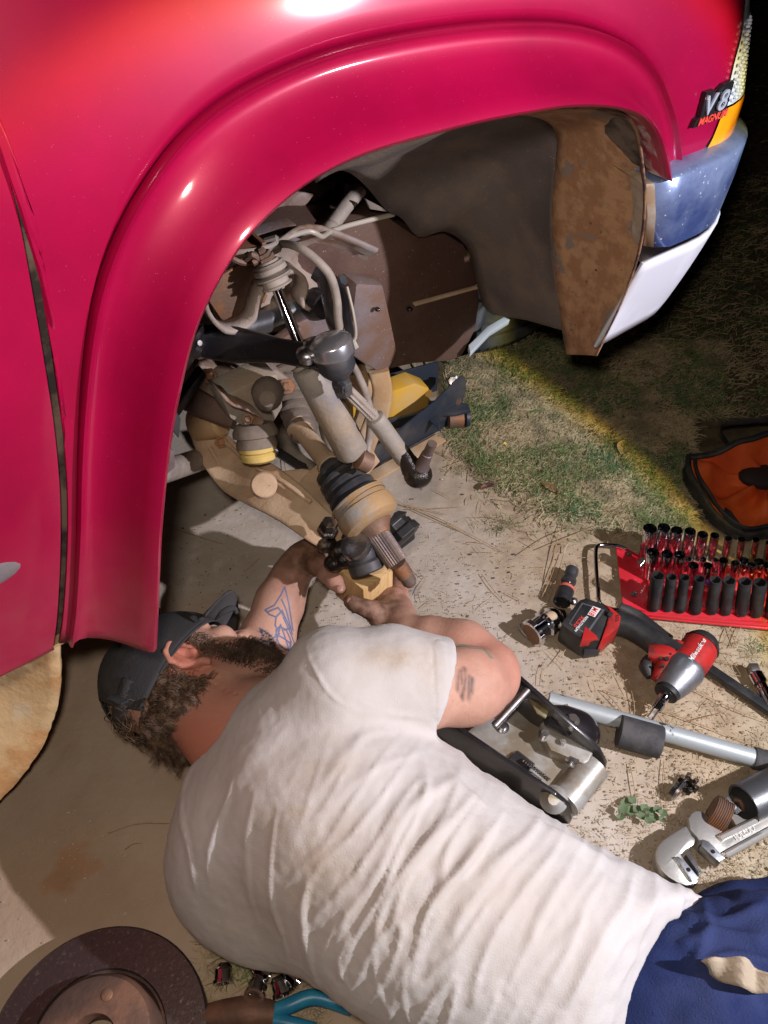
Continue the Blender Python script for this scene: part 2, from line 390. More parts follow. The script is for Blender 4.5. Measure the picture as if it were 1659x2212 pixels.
gm_, gn, gb, gcur, gmp = mat('ground_dirt_and_concrete', (.52, .46, .39), .95, c2=(.42, .36, .29), sc2=7, lo=.4, hi=.65, bump=.7, bsc=38, speck=(.16, .12, .09), specs=70, spamt=.012, c3=(.58, .53, .47), sc3=16, lo3=.55, hi3=.75, spec=.2)
at_ = nd(gn, 'ShaderNodeAttribute'); at_.attribute_name = 'zone'; sx2 = nd(gn, 'ShaderNodeSeparateXYZ'); gn.links.new(at_.outputs['Vector'], sx2.inputs[0])
def gmix(cur, fac, lo, hi, c_, c_b, s):
    nz = nd(gn, 'ShaderNodeTexNoise'); nz.inputs['Scale'].default_value = s; nz.inputs['Detail'].default_value = 8; gn.links.new(gmp.outputs[0], nz.inputs[0])
    m1 = nd(gn, 'ShaderNodeMix', data_type='RGBA'); m1.inputs['A'].default_value = rgb(c_); m1.inputs['B'].default_value = rgb(c_b)
    r = nd(gn, 'ShaderNodeMapRange'); r.inputs[1].default_value = .42; r.inputs[2].default_value = .6; gn.links.new(nz.outputs[0], r.inputs[0]); gn.links.new(r.outputs[0], m1.inputs['Factor'])
    nz2 = nd(gn, 'ShaderNodeTexNoise'); nz2.inputs['Scale'].default_value = 9; nz2.inputs['Detail'].default_value = 6; gn.links.new(gmp.outputs[0], nz2.inputs[0])
    ad = nd(gn, 'ShaderNodeMath', operation='ADD'); gn.links.new(fac, ad.inputs[0]); gn.links.new(nz2.outputs[0], ad.inputs[1])
    r2 = nd(gn, 'ShaderNodeMapRange'); r2.inputs[1].default_value = lo; r2.inputs[2].default_value = hi; gn.links.new(ad.outputs[0], r2.inputs[0])
    m2 = nd(gn, 'ShaderNodeMix', data_type='RGBA'); gn.links.new(r2.outputs[0], m2.inputs['Factor']); gn.links.new(cur, m2.inputs['A']); gn.links.new(m1.outputs['Result'], m2.inputs['B'])
    return m2.outputs['Result']
gcur = gmix(gcur, sx2.outputs[2], .6, 1.2, (.50, .39, .29), (.43, .315, .225), 5)
gcur = gmix(gcur, sx2.outputs[2], 1.58, 1.66, (.44, .25, .14), (.36, .22, .13), 14)
gcur = gmix(gcur, sx2.outputs[1], .6, 1.2, (.46, .365, .255), (.36, .275, .185), 30)
gcur = gmix(gcur, sx2.outputs[0], .7, 1.3, (.15, .115, .065), (.09, .07, .045), 40)
gn.links.new(gcur, gb.inputs['Base Color'])
ground = link('ground', build_ground(), gm_); tag(ground, kind='structure', label=None)

def blades(name, spots, mat_, kind='stuff'):
    """spots: (x, y, z0, azimuth, length, width, rise, curl)"""
    V = []; Fc = []
    for (x, y, z0, a, L, wd, rise, curl) in spots:
        ca, sa = math.cos(a), math.sin(a); px_, py_ = -sa, ca; b = len(V); K = 4
        aa = a; cx, cy, cz = x, y, z0
        for k in range(K):
            t = k / (K - 1); wk = wd * (1 - .75 * t)
            V.append((cx - px_ * wk, cy - py_ * wk, cz)); V.append((cx + px_ * wk, cy + py_ * wk, cz + wd * .5))
            aa += curl / K; cx += math.cos(aa) * L / K; cy += math.sin(aa) * L / K; cz = z0 + rise * math.sin(math.pi * min(1, (t + 1 / K)) * .62)
        for k in range(K - 1): Fc.append((b + 2 * k, b + 2 * k + 1, b + 2 * k + 3, b + 2 * k + 2))
    me = bpy.data.meshes.new(name); me.from_pydata(V, [], Fc); me.materials.append(mat_)
    o = bpy.data.objects.new(name, me); COL.objects.link(o); tag(o, kind=kind); return o
rg = random.Random(3)
gl_px = np.array(GLINE, float)
def grass_spot(far=False):
    while True:
        if far: px, py = rg.uniform(1010, 1720), rg.uniform(380, 1240)
        else: px, py = rg.uniform(935, 1560), rg.uniform(740, 1215)
        yl = np.interp(px, gl_px[:, 0], gl_px[:, 1])
        lim = yl + 22 + 26 * noise.noise(Vector((px * .012, 1, 0)))
        if px < 960 and py < 880: continue
        if py < lim or (rg.random() < math.exp(-(py - lim) / 16.0)):
            # keep blades off the tool bag and the tray
            if px > 1490 and 905 < py and py < 1150: continue
            if px > 1385 and py > 1150: continue
            return W(px, py)
def dens(P, s, off): return noise.noise(Vector((P[0] * s, P[1] * s, off)))
gr = []; st = []; gd = []
for i in range(52000):
    far = i > 36000
    P = grass_spot(far); dd = dens(P, 7, 2) + .5 * dens(P, 22, 5)
    z0 = .001; a = rg.uniform(0, 6.28)
    sc_ = 1.0 if not far else 1.5
    if dd > -.10 and rg.random() < .56:
        gr.append((P[0], P[1], z0, a, rg.uniform(.010, .032) * sc_, rg.uniform(.0005, .0011) * sc_, rg.uniform(.003, .016), rg.uniform(-1.2, 1.2)))
    elif rg.random() < .85:
        st.append((P[0], P[1], z0, rg.gauss(.5, .9), rg.uniform(.012, .045) * sc_, rg.uniform(.0006, .0013) * sc_, rg.uniform(.001, .009), rg.uniform(-1, 1)))
    else: gd.append((P[0], P[1], z0, a, rg.uniform(.01, .03) * sc_, rg.uniform(.0007, .0015) * sc_, rg.uniform(.002, .010), rg.uniform(-1.4, 1.4)))
# far dim litter
for i in range(9000):
    P = np.array((rg.uniform(.0, 5.5), rg.uniform(1.4, 6.5), 0)); (st if rg.random() < .6 else gr).append((P[0], P[1], -.002, rg.uniform(0, 6.28), rg.uniform(.03, .09), rg.uniform(.002, .004), rg.uniform(.004, .02), rg.uniform(-1, 1)))
# straw bits on the dirt at the right
def dirt_spot():
    while True:
        px, py = rg.uniform(900, 1700), rg.uniform(1120, 1990)
        if rg.random() < (.25 + .75 * min(1, max(0, (px - 1150) / 400))): return W(px, py)
for i in range(5200):
    P = dirt_spot(); st.append((P[0], P[1], .0005, rg.uniform(0, 6.28), rg.uniform(.003, .014), rg.uniform(.0004, .0009), rg.uniform(.0005, .003), rg.uniform(-1, 1)))
for i in range(900):
    px, py = rg.uniform(430, 720), rg.uniform(2030, 2212)
    P = W(px, py); st.append((P[0], P[1], .0005, rg.uniform(0, 6.28), rg.uniform(.006, .03), rg.uniform(.0005, .0012), rg.uniform(.0005, .004), rg.uniform(-.6, .6)))
for i in range(90):
    P = W(rg.uniform(480, 600), rg.uniform(2060, 2130)); gr.append((P[0], P[1], .0005, rg.uniform(0, 6.28), rg.uniform(.01, .035), rg.uniform(.0008, .0016), rg.uniform(.002, .01), rg.uniform(-.8, .8)))
# tufts standing in the dirt
for cx, cy, n_t, s_ in ((1085, 1135, 160, 26), (1230, 1110, 120, 40), (1640, 1340, 200, 30), (1000, 1020, 60, 18), (1650, 1400, 120, 24)):
    for i in range(n_t):
        P = W(rg.gauss(cx, s_), rg.gauss(cy, s_ * .4)); (gr if rg.random() < .5 else st).append((P[0], P[1], 0, rg.uniform(0, 6.28), rg.uniform(.006, .022), rg.uniform(.0005, .0009), rg.uniform(.003, .010), rg.uniform(-1.4, 1.4)))
blades('green_grass', gr, M_('green_grass_blades', (.11, .19, .055), .6, c2=(.19, .22, .08), sc2=30, c3=(.06, .17, .07), sc3=5, spec=.3))
blades('dry_straw', st, M_('dry_straw_bits', (.50, .41, .25), .8, c2=(.38, .29, .17), sc2=60, c3=(.26, .22, .13), sc3=12, lo3=.5, hi3=.6, spec=.2))
blades('dead_grass', gd, M_('dead_grass_blades', (.28, .24, .14), .8, c2=(.18, .15, .08), sc2=60, spec=.2))
# long pine needles and stems
nd_px = [((1175, 1290), (1213, 1130)), ((1120, 1200), (1235, 1138)), ((1160, 1188), (1290, 1135)), ((845, 1085), (965, 1112)), ((850, 1078), (1005, 1150)), ((880, 1090), (1090, 1195)),
         ((1013, 1118), (1112, 1133)), ((1170, 1290), (1205, 1200)), ((1185, 1300), (1218, 1195)), ((1080, 1560), (1205, 1490)), ((1360, 1560), (1300, 1490)), ((1370, 1555), (1358, 1470)), ((1380, 1560), (1400, 1500)),
         ((1408, 1540), (1350, 1590)), ((1300, 1490), (1659, 1620)), ((1350, 1440), (1540, 1510)), ((1400, 1390), (1640, 1450)), ((1560, 1395), (1600, 1330)), ((1580, 1400), (1612, 1335)), ((1590, 1395), (1570, 1330)),
         ((1030, 1030), (1100, 1050)), ((960, 1010), (1060, 985)), ((880, 1100), (1000, 1095)), ((233, 1800), (365, 1779)), ((270, 1835), (305, 1822)), ((525, 1235), (560, 1205)), ((1330, 1185), (1300, 1135)),
         ((1210, 1140), (1190, 1215)), ((920, 965), (1020, 1020)), ((610, 960), (640, 1130)), ((370, 1140), (480, 1175)), ((1435, 1640), (1440, 1760)), ((1360, 1650), (1372, 1720)), ((1500, 1810), (1600, 1790)),
         ((1240, 1360), (1190, 1440)), ((1500, 1490), (1659, 1560)), ((1480, 1560), (1560, 1540)), ((420, 2040), (560, 2040)), ((470, 2090), (520, 2010)), ((500, 2150), (610, 2060)), ((460, 2200), (540, 2190)), ((1010, 1090), (1012, 1075)), ((1040, 1240), (1090, 1300))]
mb = MB()
for a, b in nd_px:
    A_, B_ = W(*a, .003), W(*b, .003); m_ = (A_ + B_) / 2 + np.array((rg.uniform(-.004, .004), rg.uniform(-.008, .008), .002))
    mb.tube([A_, m_, B_], [.0007, .0009, .0005], 5, smooth=4)
for i in range(130):
    P = W(rg.uniform(880, 1659), rg.uniform(1020, 1650), .003); a = rg.uniform(0, 3.14); L = rg.uniform(.015, .05)
    d = np.array((math.cos(a), math.sin(a), 0)) * L
    mb.tube([P, P + d * .5 + (0, 0, .002), P + d], [.0005, .0007, .0003], 4)
o = mb.build('pine_needles', M_('brown_pine_needles', (.34, .20, .10), .7, c2=(.50, .36, .2), sc2=14), ang=80); tag(o, kind='stuff')
# grit: dark chips, pale pebbles
def chips(name, n, spotf, smin, smax, m_, flat=.5):
    mb = MB()
    for i in range(n):
        P = spotf(); s_ = rg.uniform(smin, smax) * (1 + (rg.random() < .06) * 1.0); a = rg.uniform(0, 6.28)
        pts = []
        for k in range(5):
            an = a + k * 6.28 / 5; r = s_ * rg.uniform(.6, 1.1); pts.append((P[0] + math.cos(an) * r, P[1] + math.sin(an) * r * .75, .0))
        top = (P[0], P[1], s_ * flat * rg.uniform(.6, 1.2))
        mb.add(pts + [top], [(k, (k + 1) % 5, 5) for k in range(5)])
    o = mb.build(name, m_, merge=False, smooth=False); tag(o, kind='stuff'); return o
def around(pts):
    def f():
        c = rg.choice(pts); return W(rg.gauss(c[0], c[2]), rg.gauss(c[1], c[3]))
    return f
chips('dark_grit', 900, around([(930, 1290, 60, 60), (980, 1250, 90, 90), (1060, 1330, 60, 60), (900, 1220, 70, 60), (1080, 1200, 120, 90), (700, 1330, 60, 40), (430, 1250, 60, 80), (1200, 1240, 140, 120)]), .0006, .0021, M_('dark_grit_chips', (.10, .075, .06), .9))
chips('pale_gravel', 1800, around([(1400, 1750, 170, 170), (1500, 1900, 100, 60), (1100, 1300, 200, 120), (500, 1100, 150, 150), (200, 1850, 150, 130), (600, 1300, 130, 60), (1580, 1850, 60, 60)]), .0006, .0022, M_('pale_gravel_bits', (.52, .46, .38), .9))
chips('soil_crumbs', 2300, around([(1400, 1750, 200, 150), (1560, 1880, 90, 60), (1300, 1450, 200, 150), (1500, 1700, 160, 130), (1250, 1600, 130, 130)]), .0008, .0030, M_('soil_crumbs_brown', (.38, .285, .185), .95, c2=(.31, .225, .145), sc2=50), .55)
# larger single bits
def leaf(name, px, py, L, wd, az, m_, label, cat, curl=.01):
    G = []; c = W(px, py); dx = np.array((math.cos(az), math.sin(az), 0)); dy = np.array((-math.sin(az), math.cos(az), 0))
    for i in range(9):
        t = i / 8; wv = wd * math.sin(math.pi * min(1, t * .93 + .04)) ** .8
        G.append([c + dx * (t - .5) * L + dy * wv * s_ + np.array((0, 0, .003 + curl * abs(s_) ** 1.5 + .004 * math.sin(3 * t))) for s_ in (-1, -.5, 0, .5, 1)])
    o = MB().grid(G).build(name, m_); tag(o, label, cat); return o
leaf('dry_leaf', 1186, 1062, .042, .010, 2.4, m_leafbrown, 'curled brown dry leaf at the edge of the grass below the jack', 'leaf')
leaf('dry_leaf', 1052, 1058, .032, .006, .3, m_mud2, 'dark twisted bark scrap on bare ground right of the tie rod end', 'bark scrap')
leaf('dry_leaf', 1345, 975, .05, .016, 1.2, M_('pale_leaf', (.36, .25, .15), .8), 'pale tan leaf on the dark grass beyond the torch beam', 'leaf')
leaf('yellow_leaf', 1090, 966, .012, .006, .1, M_('yellow_leaf', (.75, .6, .08), .7), 'small yellow leaf lying in the grass near the jack wheel', 'leaf', .004)
leaf('orange_scrap', 817, 1338, .010, .003, 1.2, M_('orange_scrap', (.8, .25, .08), .6), 'tiny orange scrap on the ground between the arms', 'scrap', .002)
# small clover-like weed
wd_ = empty('clover_weed', W(1390, 1750), 'low green clover weed growing in dirt left of the pipe wrench', 'weed')
for i, (px, py, s_) in enumerate([(1352, 1735, .010), (1366, 1728, .008), (1345, 1748, .009), (1362, 1752, .010), (1377, 1748, .009), (1392, 1745, .008), (1404, 1752, .010), (1420, 1748, .008), (1432, 1756, .008), (1413, 1765, .009), (1385, 1762, .008), (1400, 1772, .007), (1340, 1765, .007), (1430, 1770, .006)]):
    c = W(px, py, .006 + .004 * (i % 3)); G = []
    a0 = rg.uniform(0, 6.28)
    V = [c + np.array((0, 0, -.002))] + [c + np.array((math.cos(a0 + k * .785) * s_ * (1.0 if k % 2 else .8), math.sin(a0 + k * .785) * s_ * .9 * (1.0 if k % 2 else .8), .001 * (k % 3))) for k in range(8)]
    o = MB().add(V, [(0, k + 1, (k + 1) % 8 + 1) for k in range(8)]).build('leaf', m_weed, wd_) if False else None
    me = MB().add(V, [(0, k + 1, (k + 1) % 8 + 1) for k in range(8)]); WL = me.build('leaf', m_weed); WL.parent = wd_; WL.matrix_parent_inverse = Matrix.Translation(-Vector(wd_.location))
mb = MB()
for px, py in ((1352, 1735), (1362, 1752), (1404, 1752), (1420, 1748), (1385, 1762)): mb.tube([W(1385, 1752, .001), W(px, py, .006)], .0006, 4)
o = mb.build('stem', m_weed); o.parent = wd_; o.matrix_parent_inverse = Matrix.Translation(-Vector(wd_.location))

def attach(o, parent):
    o.parent = parent
    if parent.type == 'EMPTY' and not parent.get('localframe'):
        o.matrix_parent_inverse = Matrix.Translation(-Vector(parent.location))

# ================================================================== the truck (its parts are in its own frame: x forward, y into the body)
truck = empty('pickup_truck', TO, 'dark red pickup truck jacked up with its front wheel off and suspension bare', 'truck', rz=TA)
truck['localframe'] = 1

ZTOP = 1.42
def plan(s, z=.85):
    """point of the body side outline seen from above, s metres along it"""
    s1 = min(max(.948 + .36 * (.93 - z), .87), .988); R = .14
    if s <= s1: return (s, 0.0, 0.0)
    a = min((s - s1) / R, math.radians(78)); e = (s - s1) - a * R
    x = s1 + R * math.sin(a); y = R * (1 - math.cos(a))
    return (x + e * math.cos(a), y + e * math.sin(a), a)
def body(s, z, off=0.0):
    x, y, a = plan(s, z)
    nx, ny = math.sin(a), -math.cos(a)
    b = .010 * (1 - ((z - .85) / .5) ** 2)                     # slight barrel of the side
    if z > .90: b -= .95 * (z - .90) ** 2
    return np.array((x + nx * (b + off), y + ny * (b + off), z))
def S(px, py, y=0.0):
    p = T(px, py, y); return (p[0], p[2])

A_px = [(149, 1392), (158, 1300), (164, 1150), (166, 1000), (173, 860), (188, 720), (213, 600), (255, 490), (310, 395), (385, 300), (480, 222), (590, 163),
        (720, 113), (860, 79), (1000, 57), (1110, 48), (1210, 50), (1290, 66), (1360, 102), (1410, 157), (1440, 230), (1458, 310), (1462, 384)]
L_px = [(338, 1388), (340, 1240), (345, 1100), (360, 940), (383, 810), (410, 700), (450, 608), (503, 520), (568, 448), (650, 383), (750, 333), (870, 296),
        (1000, 262), (1110, 240), (1200, 226), (1290, 226), (1350, 242), (1385, 270), (1406, 305), (1420, 345), (1432, 384)]
NA = 90
A = spl([S(*p, y=-.006) for p in A_px], NA); Li = spl([S(*p, y=-.040) for p in L_px], NA)
door_px = [(-235, -300), (-165, -120), (-95, 60), (-40, 200), (4, 300), (40, 440), (76, 640), (101, 790), (120, 920), (132, 1060), (133, 1200), (127, 1330), (119, 1390)]
D = spl([S(*p) for p in door_px], 60)
# outer border of the fender panel, from the bottom of the door gap, up, over and down to the bumper
gx = .004
B = [np.array((p[0] + gx, p[1])) for p in D[::-1]]
B = [p for p in B]
B += [np.array((B[-1][0] + .02 + i * .10, ZTOP)) for i in range(1, 14)]
B = [p for p in B if p[0] < 1.16]
B += [np.array((1.18, ZTOP - .04 * i)) for i in range(0, 6)]
fr_px = [(1592, 75), (1566, 175), (1548, 232), (1520, 300), (1490, 345), (1462, 380)]
# the lamp recess: the panel's front edge is described on the wrapped side
def s_of(px, py, lim=(.85, 1.12)):
    """(s, z) on the wrapped body seen at (px,py)"""
    best = None
    for s in np.linspace(lim[0], lim[1], 241):
        x, y, a = plan(s, .80 if py > 200 else .92)
        r = ray(px, py); o = np.array((0, 0, CH)) - TO
        # vertical line at plan(s): choose z so that projected row fits
        P0 = T2W((x, y, 0)); d = P0[:2]
        t = d.dot(r[:2]) / r[:2].dot(r[:2]); off = abs(d[0] * r[1] - d[1] * r[0])
        z = CH + r[2] * t
        if best is None or off < best[0]: best = (off, s, z)
    return np.array(best[1:])
fr = [s_of(*p) for p in fr_px]
fr = [np.array(q) for q in ((1.020, .925), (1.006, .880), (1.008, .826))] + fr[3:]
B = [p for p in B if not (p[0] > 1.0 and p[1] < fr[0][1] + .01)]
B += [np.array((fr[0][0] + .01, fr[0][1] + .03))] + fr
B = spl(B, NA, 4)
K = 26
G = []
for i in range(NA):
    row = []
    for k in range(K):
        t = (k / (K - 1)) ** 1.2
        q = A[i] * (1 - t) + B[i] * t
        row.append(body(q[0], q[1], 0 if t > 0 else -.004))
    G.append(row)
mb = MB().grid(G)
fender = mb.build('fender', m_paint, truck, merge=False)
md = fender.modifiers.new('t', 'SOLIDIFY'); md.thickness = .004; md.offset = -1
# flare
prof = [(0.0, -.004), (0.0, .007), (.012, .0095), (.03, .0085), (.07, .003), (.14, .000), (.24, .001), (.36, .006), (.50, .015), (.62, .026), (.73, .038), (.82, .047), (.90, .051), (.96, .048), (1.0, .038), (1.0, .026), (.985, .004), (.975, -.012)]
G = []
for i in range(NA):
    row = []
    for t, o in prof:
        q = A[i] * (1 - t) + Li[i] * t
        row.append(body(q[0], q[1], o * (1.0 if i < NA - 14 else 1 - .25 * (i - NA + 14) / 14)))
    G.append(row)
# rounded lower ends
def capend(G, i0, dz):
    e = []
    for j, p in enumerate(G[i0]):
        t = prof[j][0]
        e.append(np.array((p[0], p[1] + .012, p[2] - dz * math.sin(math.pi * min(max(t, .03), .97)) ** .6)))
    return e
G = [[p + np.array((0, .03, 0)) for p in capend(G, 0, .016)]] + [capend(G, 0, .014)] + G + [capend(G, NA - 1, .004)]
flm = MB().grid(G); nj_ = len(prof) - 1; flm.m = [1 if (k_i % nj_) >= nj_ - 3 else 0 for k_i in range(len(flm.f))]
flare = flm.build('fender_flare', [m_paint, M_('dusty_scuffed_lip', (.34, .03, .07), .7, c2=(.46, .36, .33), sc2=45, lo=.46, hi=.58, bump=.3, bsc=90)], truck, ang=50, merge=False)
# return flange / dark edge inside the flare lip
G = [[body(Li[i][0], Li[i][1], .004), body(Li[i][0], Li[i][1], -.06)] for i in range(NA)]
MB().grid(G).build('wheel_arch_lip', m_gap, truck, merge=False)
# filler strip between door gap and flare foot is part of the fender; the door
G = []
for p in D:
    G.append([body(p[0] - gx, p[1], -.012), body(p[0] - gx, p[1], 0.0)] + [body(p[0] - gx - .012 * k ** 1.9, p[1] - (.012 * k ** 1.9) * (.03 if p[1] < .5 else 0), .0015 * math.sin(k)) for k in range(1, 12)])
door = MB().grid(G).build('door', m_paint, truck, merge=False)
p0 = D[-1]
G = []
for sx in np.linspace(-.9, p0[0] - gx, 14):
    G.append([body(sx, D[-1][1], 0), body(sx, D[-1][1] - .014, -.006), body(sx, D[-1][1] - .018, -.03)])
MB().grid(G).build('door_hem', m_paint, door)
# black gap behind
G = [[body(p[0] - .012, p[1], -.014), body(p[0] + .014, p[1], -.014)] for p in D]
MB().grid(G).build('door_gap_seal', m_gap, truck)
# door side moulding end (grey oval)
c = T(10, 1222, -.002)
mo = MB()
mo.sphere((c[0] - .035, c[1] - .002, c[2]), (.062, .008, .020), 24, 12)
mo.build('side_moulding', m_trim, door)
# sill below the door, tan dust
G = []
for sx in np.linspace(-1.0, D[-1][0] + .03, 12):
    z0 = D[-1][1]
    G.append([np.array((sx, .012, z0 + .01)), np.array((sx, .018, z0 - .03)), np.array((sx, .05, z0 - .05)), np.array((sx, .2, z0 - .055))])
MB().grid(G).build('rocker_sill', m_tan, truck)
# hidden mass behind the front edge of the door, so that one cannot look through
MB().grid([[np.array((D[i][0] - .01, .02 + .5 * j, D[i][1])) for j in range(2)] for i in range(len(D))]).build('cowl_panel', m_gap, truck)
# bonnet edge going inwards above the fender
MB().grid([[body(s_, ZTOP, 0), body(s_, ZTOP, -.4) + np.array((0, 0, .05))] for s_ in np.linspace(-.6, 1.1, 20)]).build('bonnet', m_paint, truck)

# ---- wheel-well liner
def row3(pxs, ys, n):
    pts = [T(p[0], p[1], y) for p, y in zip(pxs, ys)]
    return spl(pts, n)
c0 = [(700, 352), (870, 300), (1000, 266), (1110, 244), (1200, 231), (1290, 232), (1345, 250), (1374, 290), (1388, 370), (1392, 450), (1381, 545), (1345, 650), (1288, 768)]
c1 = [(690, 356), (860, 302), (960, 276), (1060, 250), (1130, 246), (1185, 262), (1205, 300), (1200, 370), (1193, 460), (1196, 550), (1206, 640), (1216, 710), (1226, 765)]
c1b = [(688, 357), (855, 304), (950, 280), (1045, 256), (1110, 256), (1165, 275), (1188, 310), (1192, 370), (1188, 450), (1190, 530), (1200, 610), (1210, 670), (1222, 714)]
c2 = [(684, 372), (780, 352), (860, 332), (930, 322), (990, 326), (1040, 345), (1066, 380), (1085, 430), (1097, 480), (1108, 540), (1118, 600), (1126, 650), (1140, 690)]
c3 = [(680, 392), (740, 365), (790, 400), (835, 452), (868, 470), (905, 510), (960, 498), (1008, 530), (1026, 590), (1036, 630), (1044, 656), (1054, 670), (1066, 678)]
n = 60
R0 = row3(c0, [.0] * 13, n); R1 = row3(c1, [.10, .10, .11, .12, .13, .14, .14, .14, .14, .13, .12, .11, .09], n)
R1b = row3(c1b, [.11] * 3 + [.15] * 10, n); R2 = row3(c2, [.16, .18] + [.26] * 11, n); R3 = row3(c3, [.20, .25] + [.38] * 11, n)
def lerp_rows(a, b, k, skip=False): return [a * (1 - t) + b * t for t in np.linspace(0, 1, k)[(1 if skip else 0):]]
cols = lerp_rows(R0, R1, 8)
mbx = MB().grid([[c[i] for c in cols] for i in range(n)])
lm = mbx.build('splash_panel', m_mud, truck, solid=.004)
cols = lerp_rows(R1, R1b, 2) + lerp_rows(R1b, R2, 5, True) + lerp_rows(R2, R3, 5, True)
MB().grid([[c[i] for c in cols] for i in range(n)]).build('wheelhouse_liner', m_liner, truck, solid=.004)
# brown crust just under the lip, in the front upper corner
R00 = row3(c0, [-.03] * 13, n)
cols = lerp_rows(np.array(R00) + np.array((0, 0, .004)), np.array(R0) + np.array((-.002, 0, -.001)), 4)
MB().grid([[c[i] for c in cols] for i in range(n)]).build('inner_flange', m_mud2, truck, solid=.003)

# ---- bumper and valance, wrapped round the corner
def wrapgrid(top, bot, n, off0, off1, m=8, bulge=.0, lim=(.6, 1.45)):
    a = spl([s_of(*p, lim=lim) if p[0] > 1460 else np.array(S(*p, y=-off0)) for p in top], n); b = spl([s_of(*p, lim=lim) if p[0] > 1460 else np.array(S(*p, y=-off1)) for p in bot], n)
    G = []
    for i in range(n):
        r = []
        for k in range(m):
            t = k / (m - 1); q = a[i] * (1 - t) + b[i] * t
            r.append(body2(q[0], q[1], (off0 * (1 - t) + off1 * t) + bulge * math.sin(math.pi * t)))
        G.append(r)
    return G
def body2(s, z, off):
    x, y, a = plan(s, z); return np.array((x + math.sin(a) * off, y - math.cos(a) * off, z))
zb = lambda px, py, y=-.03: T(px, py, y)
bt = zb(1390, 392); bb = zb(1388, 556); ve = zb(1288, 772)
x0 = bt[0]; ztop = bt[2]; zbot = bb[2]
s_end = x0 + .50
# bumper: profile swept along the plan from x0 forward round the corner
pr = [(-.05, -.045), (-.012, -.002), (-.004, .006), (0, .018), (.03, .034), (.06, .040), (.5, .040), (.97, .036), (1.0, .02)]
G = []
for i, s_ in enumerate(np.r_[x0, np.linspace(x0 + .007, s_end + .35, 39)]):
    r = []
    ee = max(0, 1 - (s_ - x0) / .03)
    for t, o in pr:
        z = ztop * (1 - t) + zbot * t if t >= 0 else ztop
        if i < 3: o = max(o, .002)
        z -= .010 * max(0, 1 - (s_ - x0) / .03) ** 2 if t < .2 else -.0
        oo = o - .02 * ee ** 2
        tt_ = min(max(t, 0), 1); r.append(body2(s_ + (.018 + .045 * tt_) * (1 - (s_ - x0) / (s_end + .35 - x0)), z, oo))
    G.append(r)
bum = MB().grid(G)
bum.grid([[G[0][j], G[0][j] + np.array((.004, .03, 0))] for j in range(len(pr))])
bum.m = [1 if (k_i // 8) < 1 or k_i >= 39 * 8 else 0 for k_i in range(len(bum.f))]
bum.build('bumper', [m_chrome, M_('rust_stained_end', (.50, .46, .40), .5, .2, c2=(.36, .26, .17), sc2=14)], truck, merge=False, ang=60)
# rust-stained end of the bumper
# valance
G = []
for i, s_ in enumerate(np.linspace(0, 1, 36)):
    ss = x0 - .012 + s_ * (s_end + .35 - x0)
    xe = ve[0]; r = []
    for k in range(9):
        t = k / 8
        z = zbot - .004 - t * (zbot - ve[2])
        s2 = (x0 + .036) * (1 - t) + (xe + .022) * t
        q = s2 + s_ * (s_end + .35 - s2)
        r.append(body2(q, z, .036 - .030 * t - .05 * t * t * s_))
    G.append(r)
G2 = [[p + 0 for p in r] for r in G]
MB().grid(G).build('valance', m_valance, truck, solid=.006)
# rounded rolled edge of the valance
MB().tube([G[0][k] + np.array((.001, 0, 0)) for k in range(9)], .0022, 8).build('valance_edge', m_valance, truck)

# ---- lamps: behind the fender's front edge the wrap goes on as lens
hl_o = [(1597, 78), (1597, 110), (1590, 150), (1580, 195), (1572, 222), (1548, 232)]
def lens_grid(inner, outer_s, n, z_fn, off, m=10, ribs=0):
    a = spl([s_of(*p) for p in inner], n); G = []
    for i in range(n):
        r = []
        for k in range(m):
            t = k / (m - 1)
            s_ = a[i][0] + t * outer_s
            r.append(body(s_, a[i][1] + z_fn * t, off + .006 * math.sin(math.pi * min(1, t * 1.2)) + (ribs * .0016 * ((i + k) % 2))))
        G.append(r)
    return G
def lens2(pts, w_, n, m, off):
    a = spl([np.array(q) for q in pts], n)
    return [[body(a[i][0] + w_ * k / (m - 1) + .001, a[i][1], off + .010 * math.sin(math.pi * min(1, (k + .2) / (m - 1) * 1.2))) for k in range(m)] for i in range(n)]
MB().grid(lens2([(1.021, .935), (1.015, .910), (1.006, .880), (1.008, .828)], .24, 24, 14, .001)).build('headlight', m_lens, truck, ang=20)
rb = MB()
for i_ in range(11):
    z_ = .836 + .0080 * i_
    for k in range(5): rb.sphere(body(1.014 + .012 * k + .16 * max(0, z_ - .88), z_, .0065), (.0030, .0030, .0022), 8, 5)
rb.build('lens_optics', m_lens, truck)
MB().grid(lens2([(1.008, .825), tuple(fr[3]), tuple(fr[4])], .24, 16, 12, .001)).build('turn_signal', m_amber, truck, ang=20)

# ---- badge: V8 over MAGNUM
bc = s_of(1473, 268)
def on_body(u, v, o, s0, z0):        # u forward, v up on the wrapped side
    return body(s0 + u, z0 + v, o)
k_ = .66
outl = [(0, 0), (.088, 0), (.092, .012), (.096, .060), (.088, .066), (.060, .066), (.050, .060), (.046, .046), (.036, .062), (.012, .062), (.014, .018), (.004, .014)]
pl = MB()
n = len(outl)
for o_ in (.001, .007):
    pl.v += [tuple(on_body(u * k_, v * k_, o_, *bc)) for u, v in outl]
pl.f += [tuple(range(n, 2 * n))] + [(i, (i + 1) % n, (i + 1) % n + n, i + n) for i in range(n)]
pl.m = [0] * len(pl.f)
badge = pl.build('badge', m_badge_black, truck, smooth=False)
def put_text(s, size, u0, v0, o0, m, name, par, ext=.001, shear=.15, sx=1.0, s0=None):
    me = text_mesh(s, size, ext, shear)
    for v in me.vertices:
        v.co = Vector(on_body(u0 + v.co.x * sx, v0 + v.co.y, o0 + v.co.z, *(s0 if s0 is not None else bc)))
    o = link(name, me, m); attach(o, par); return o
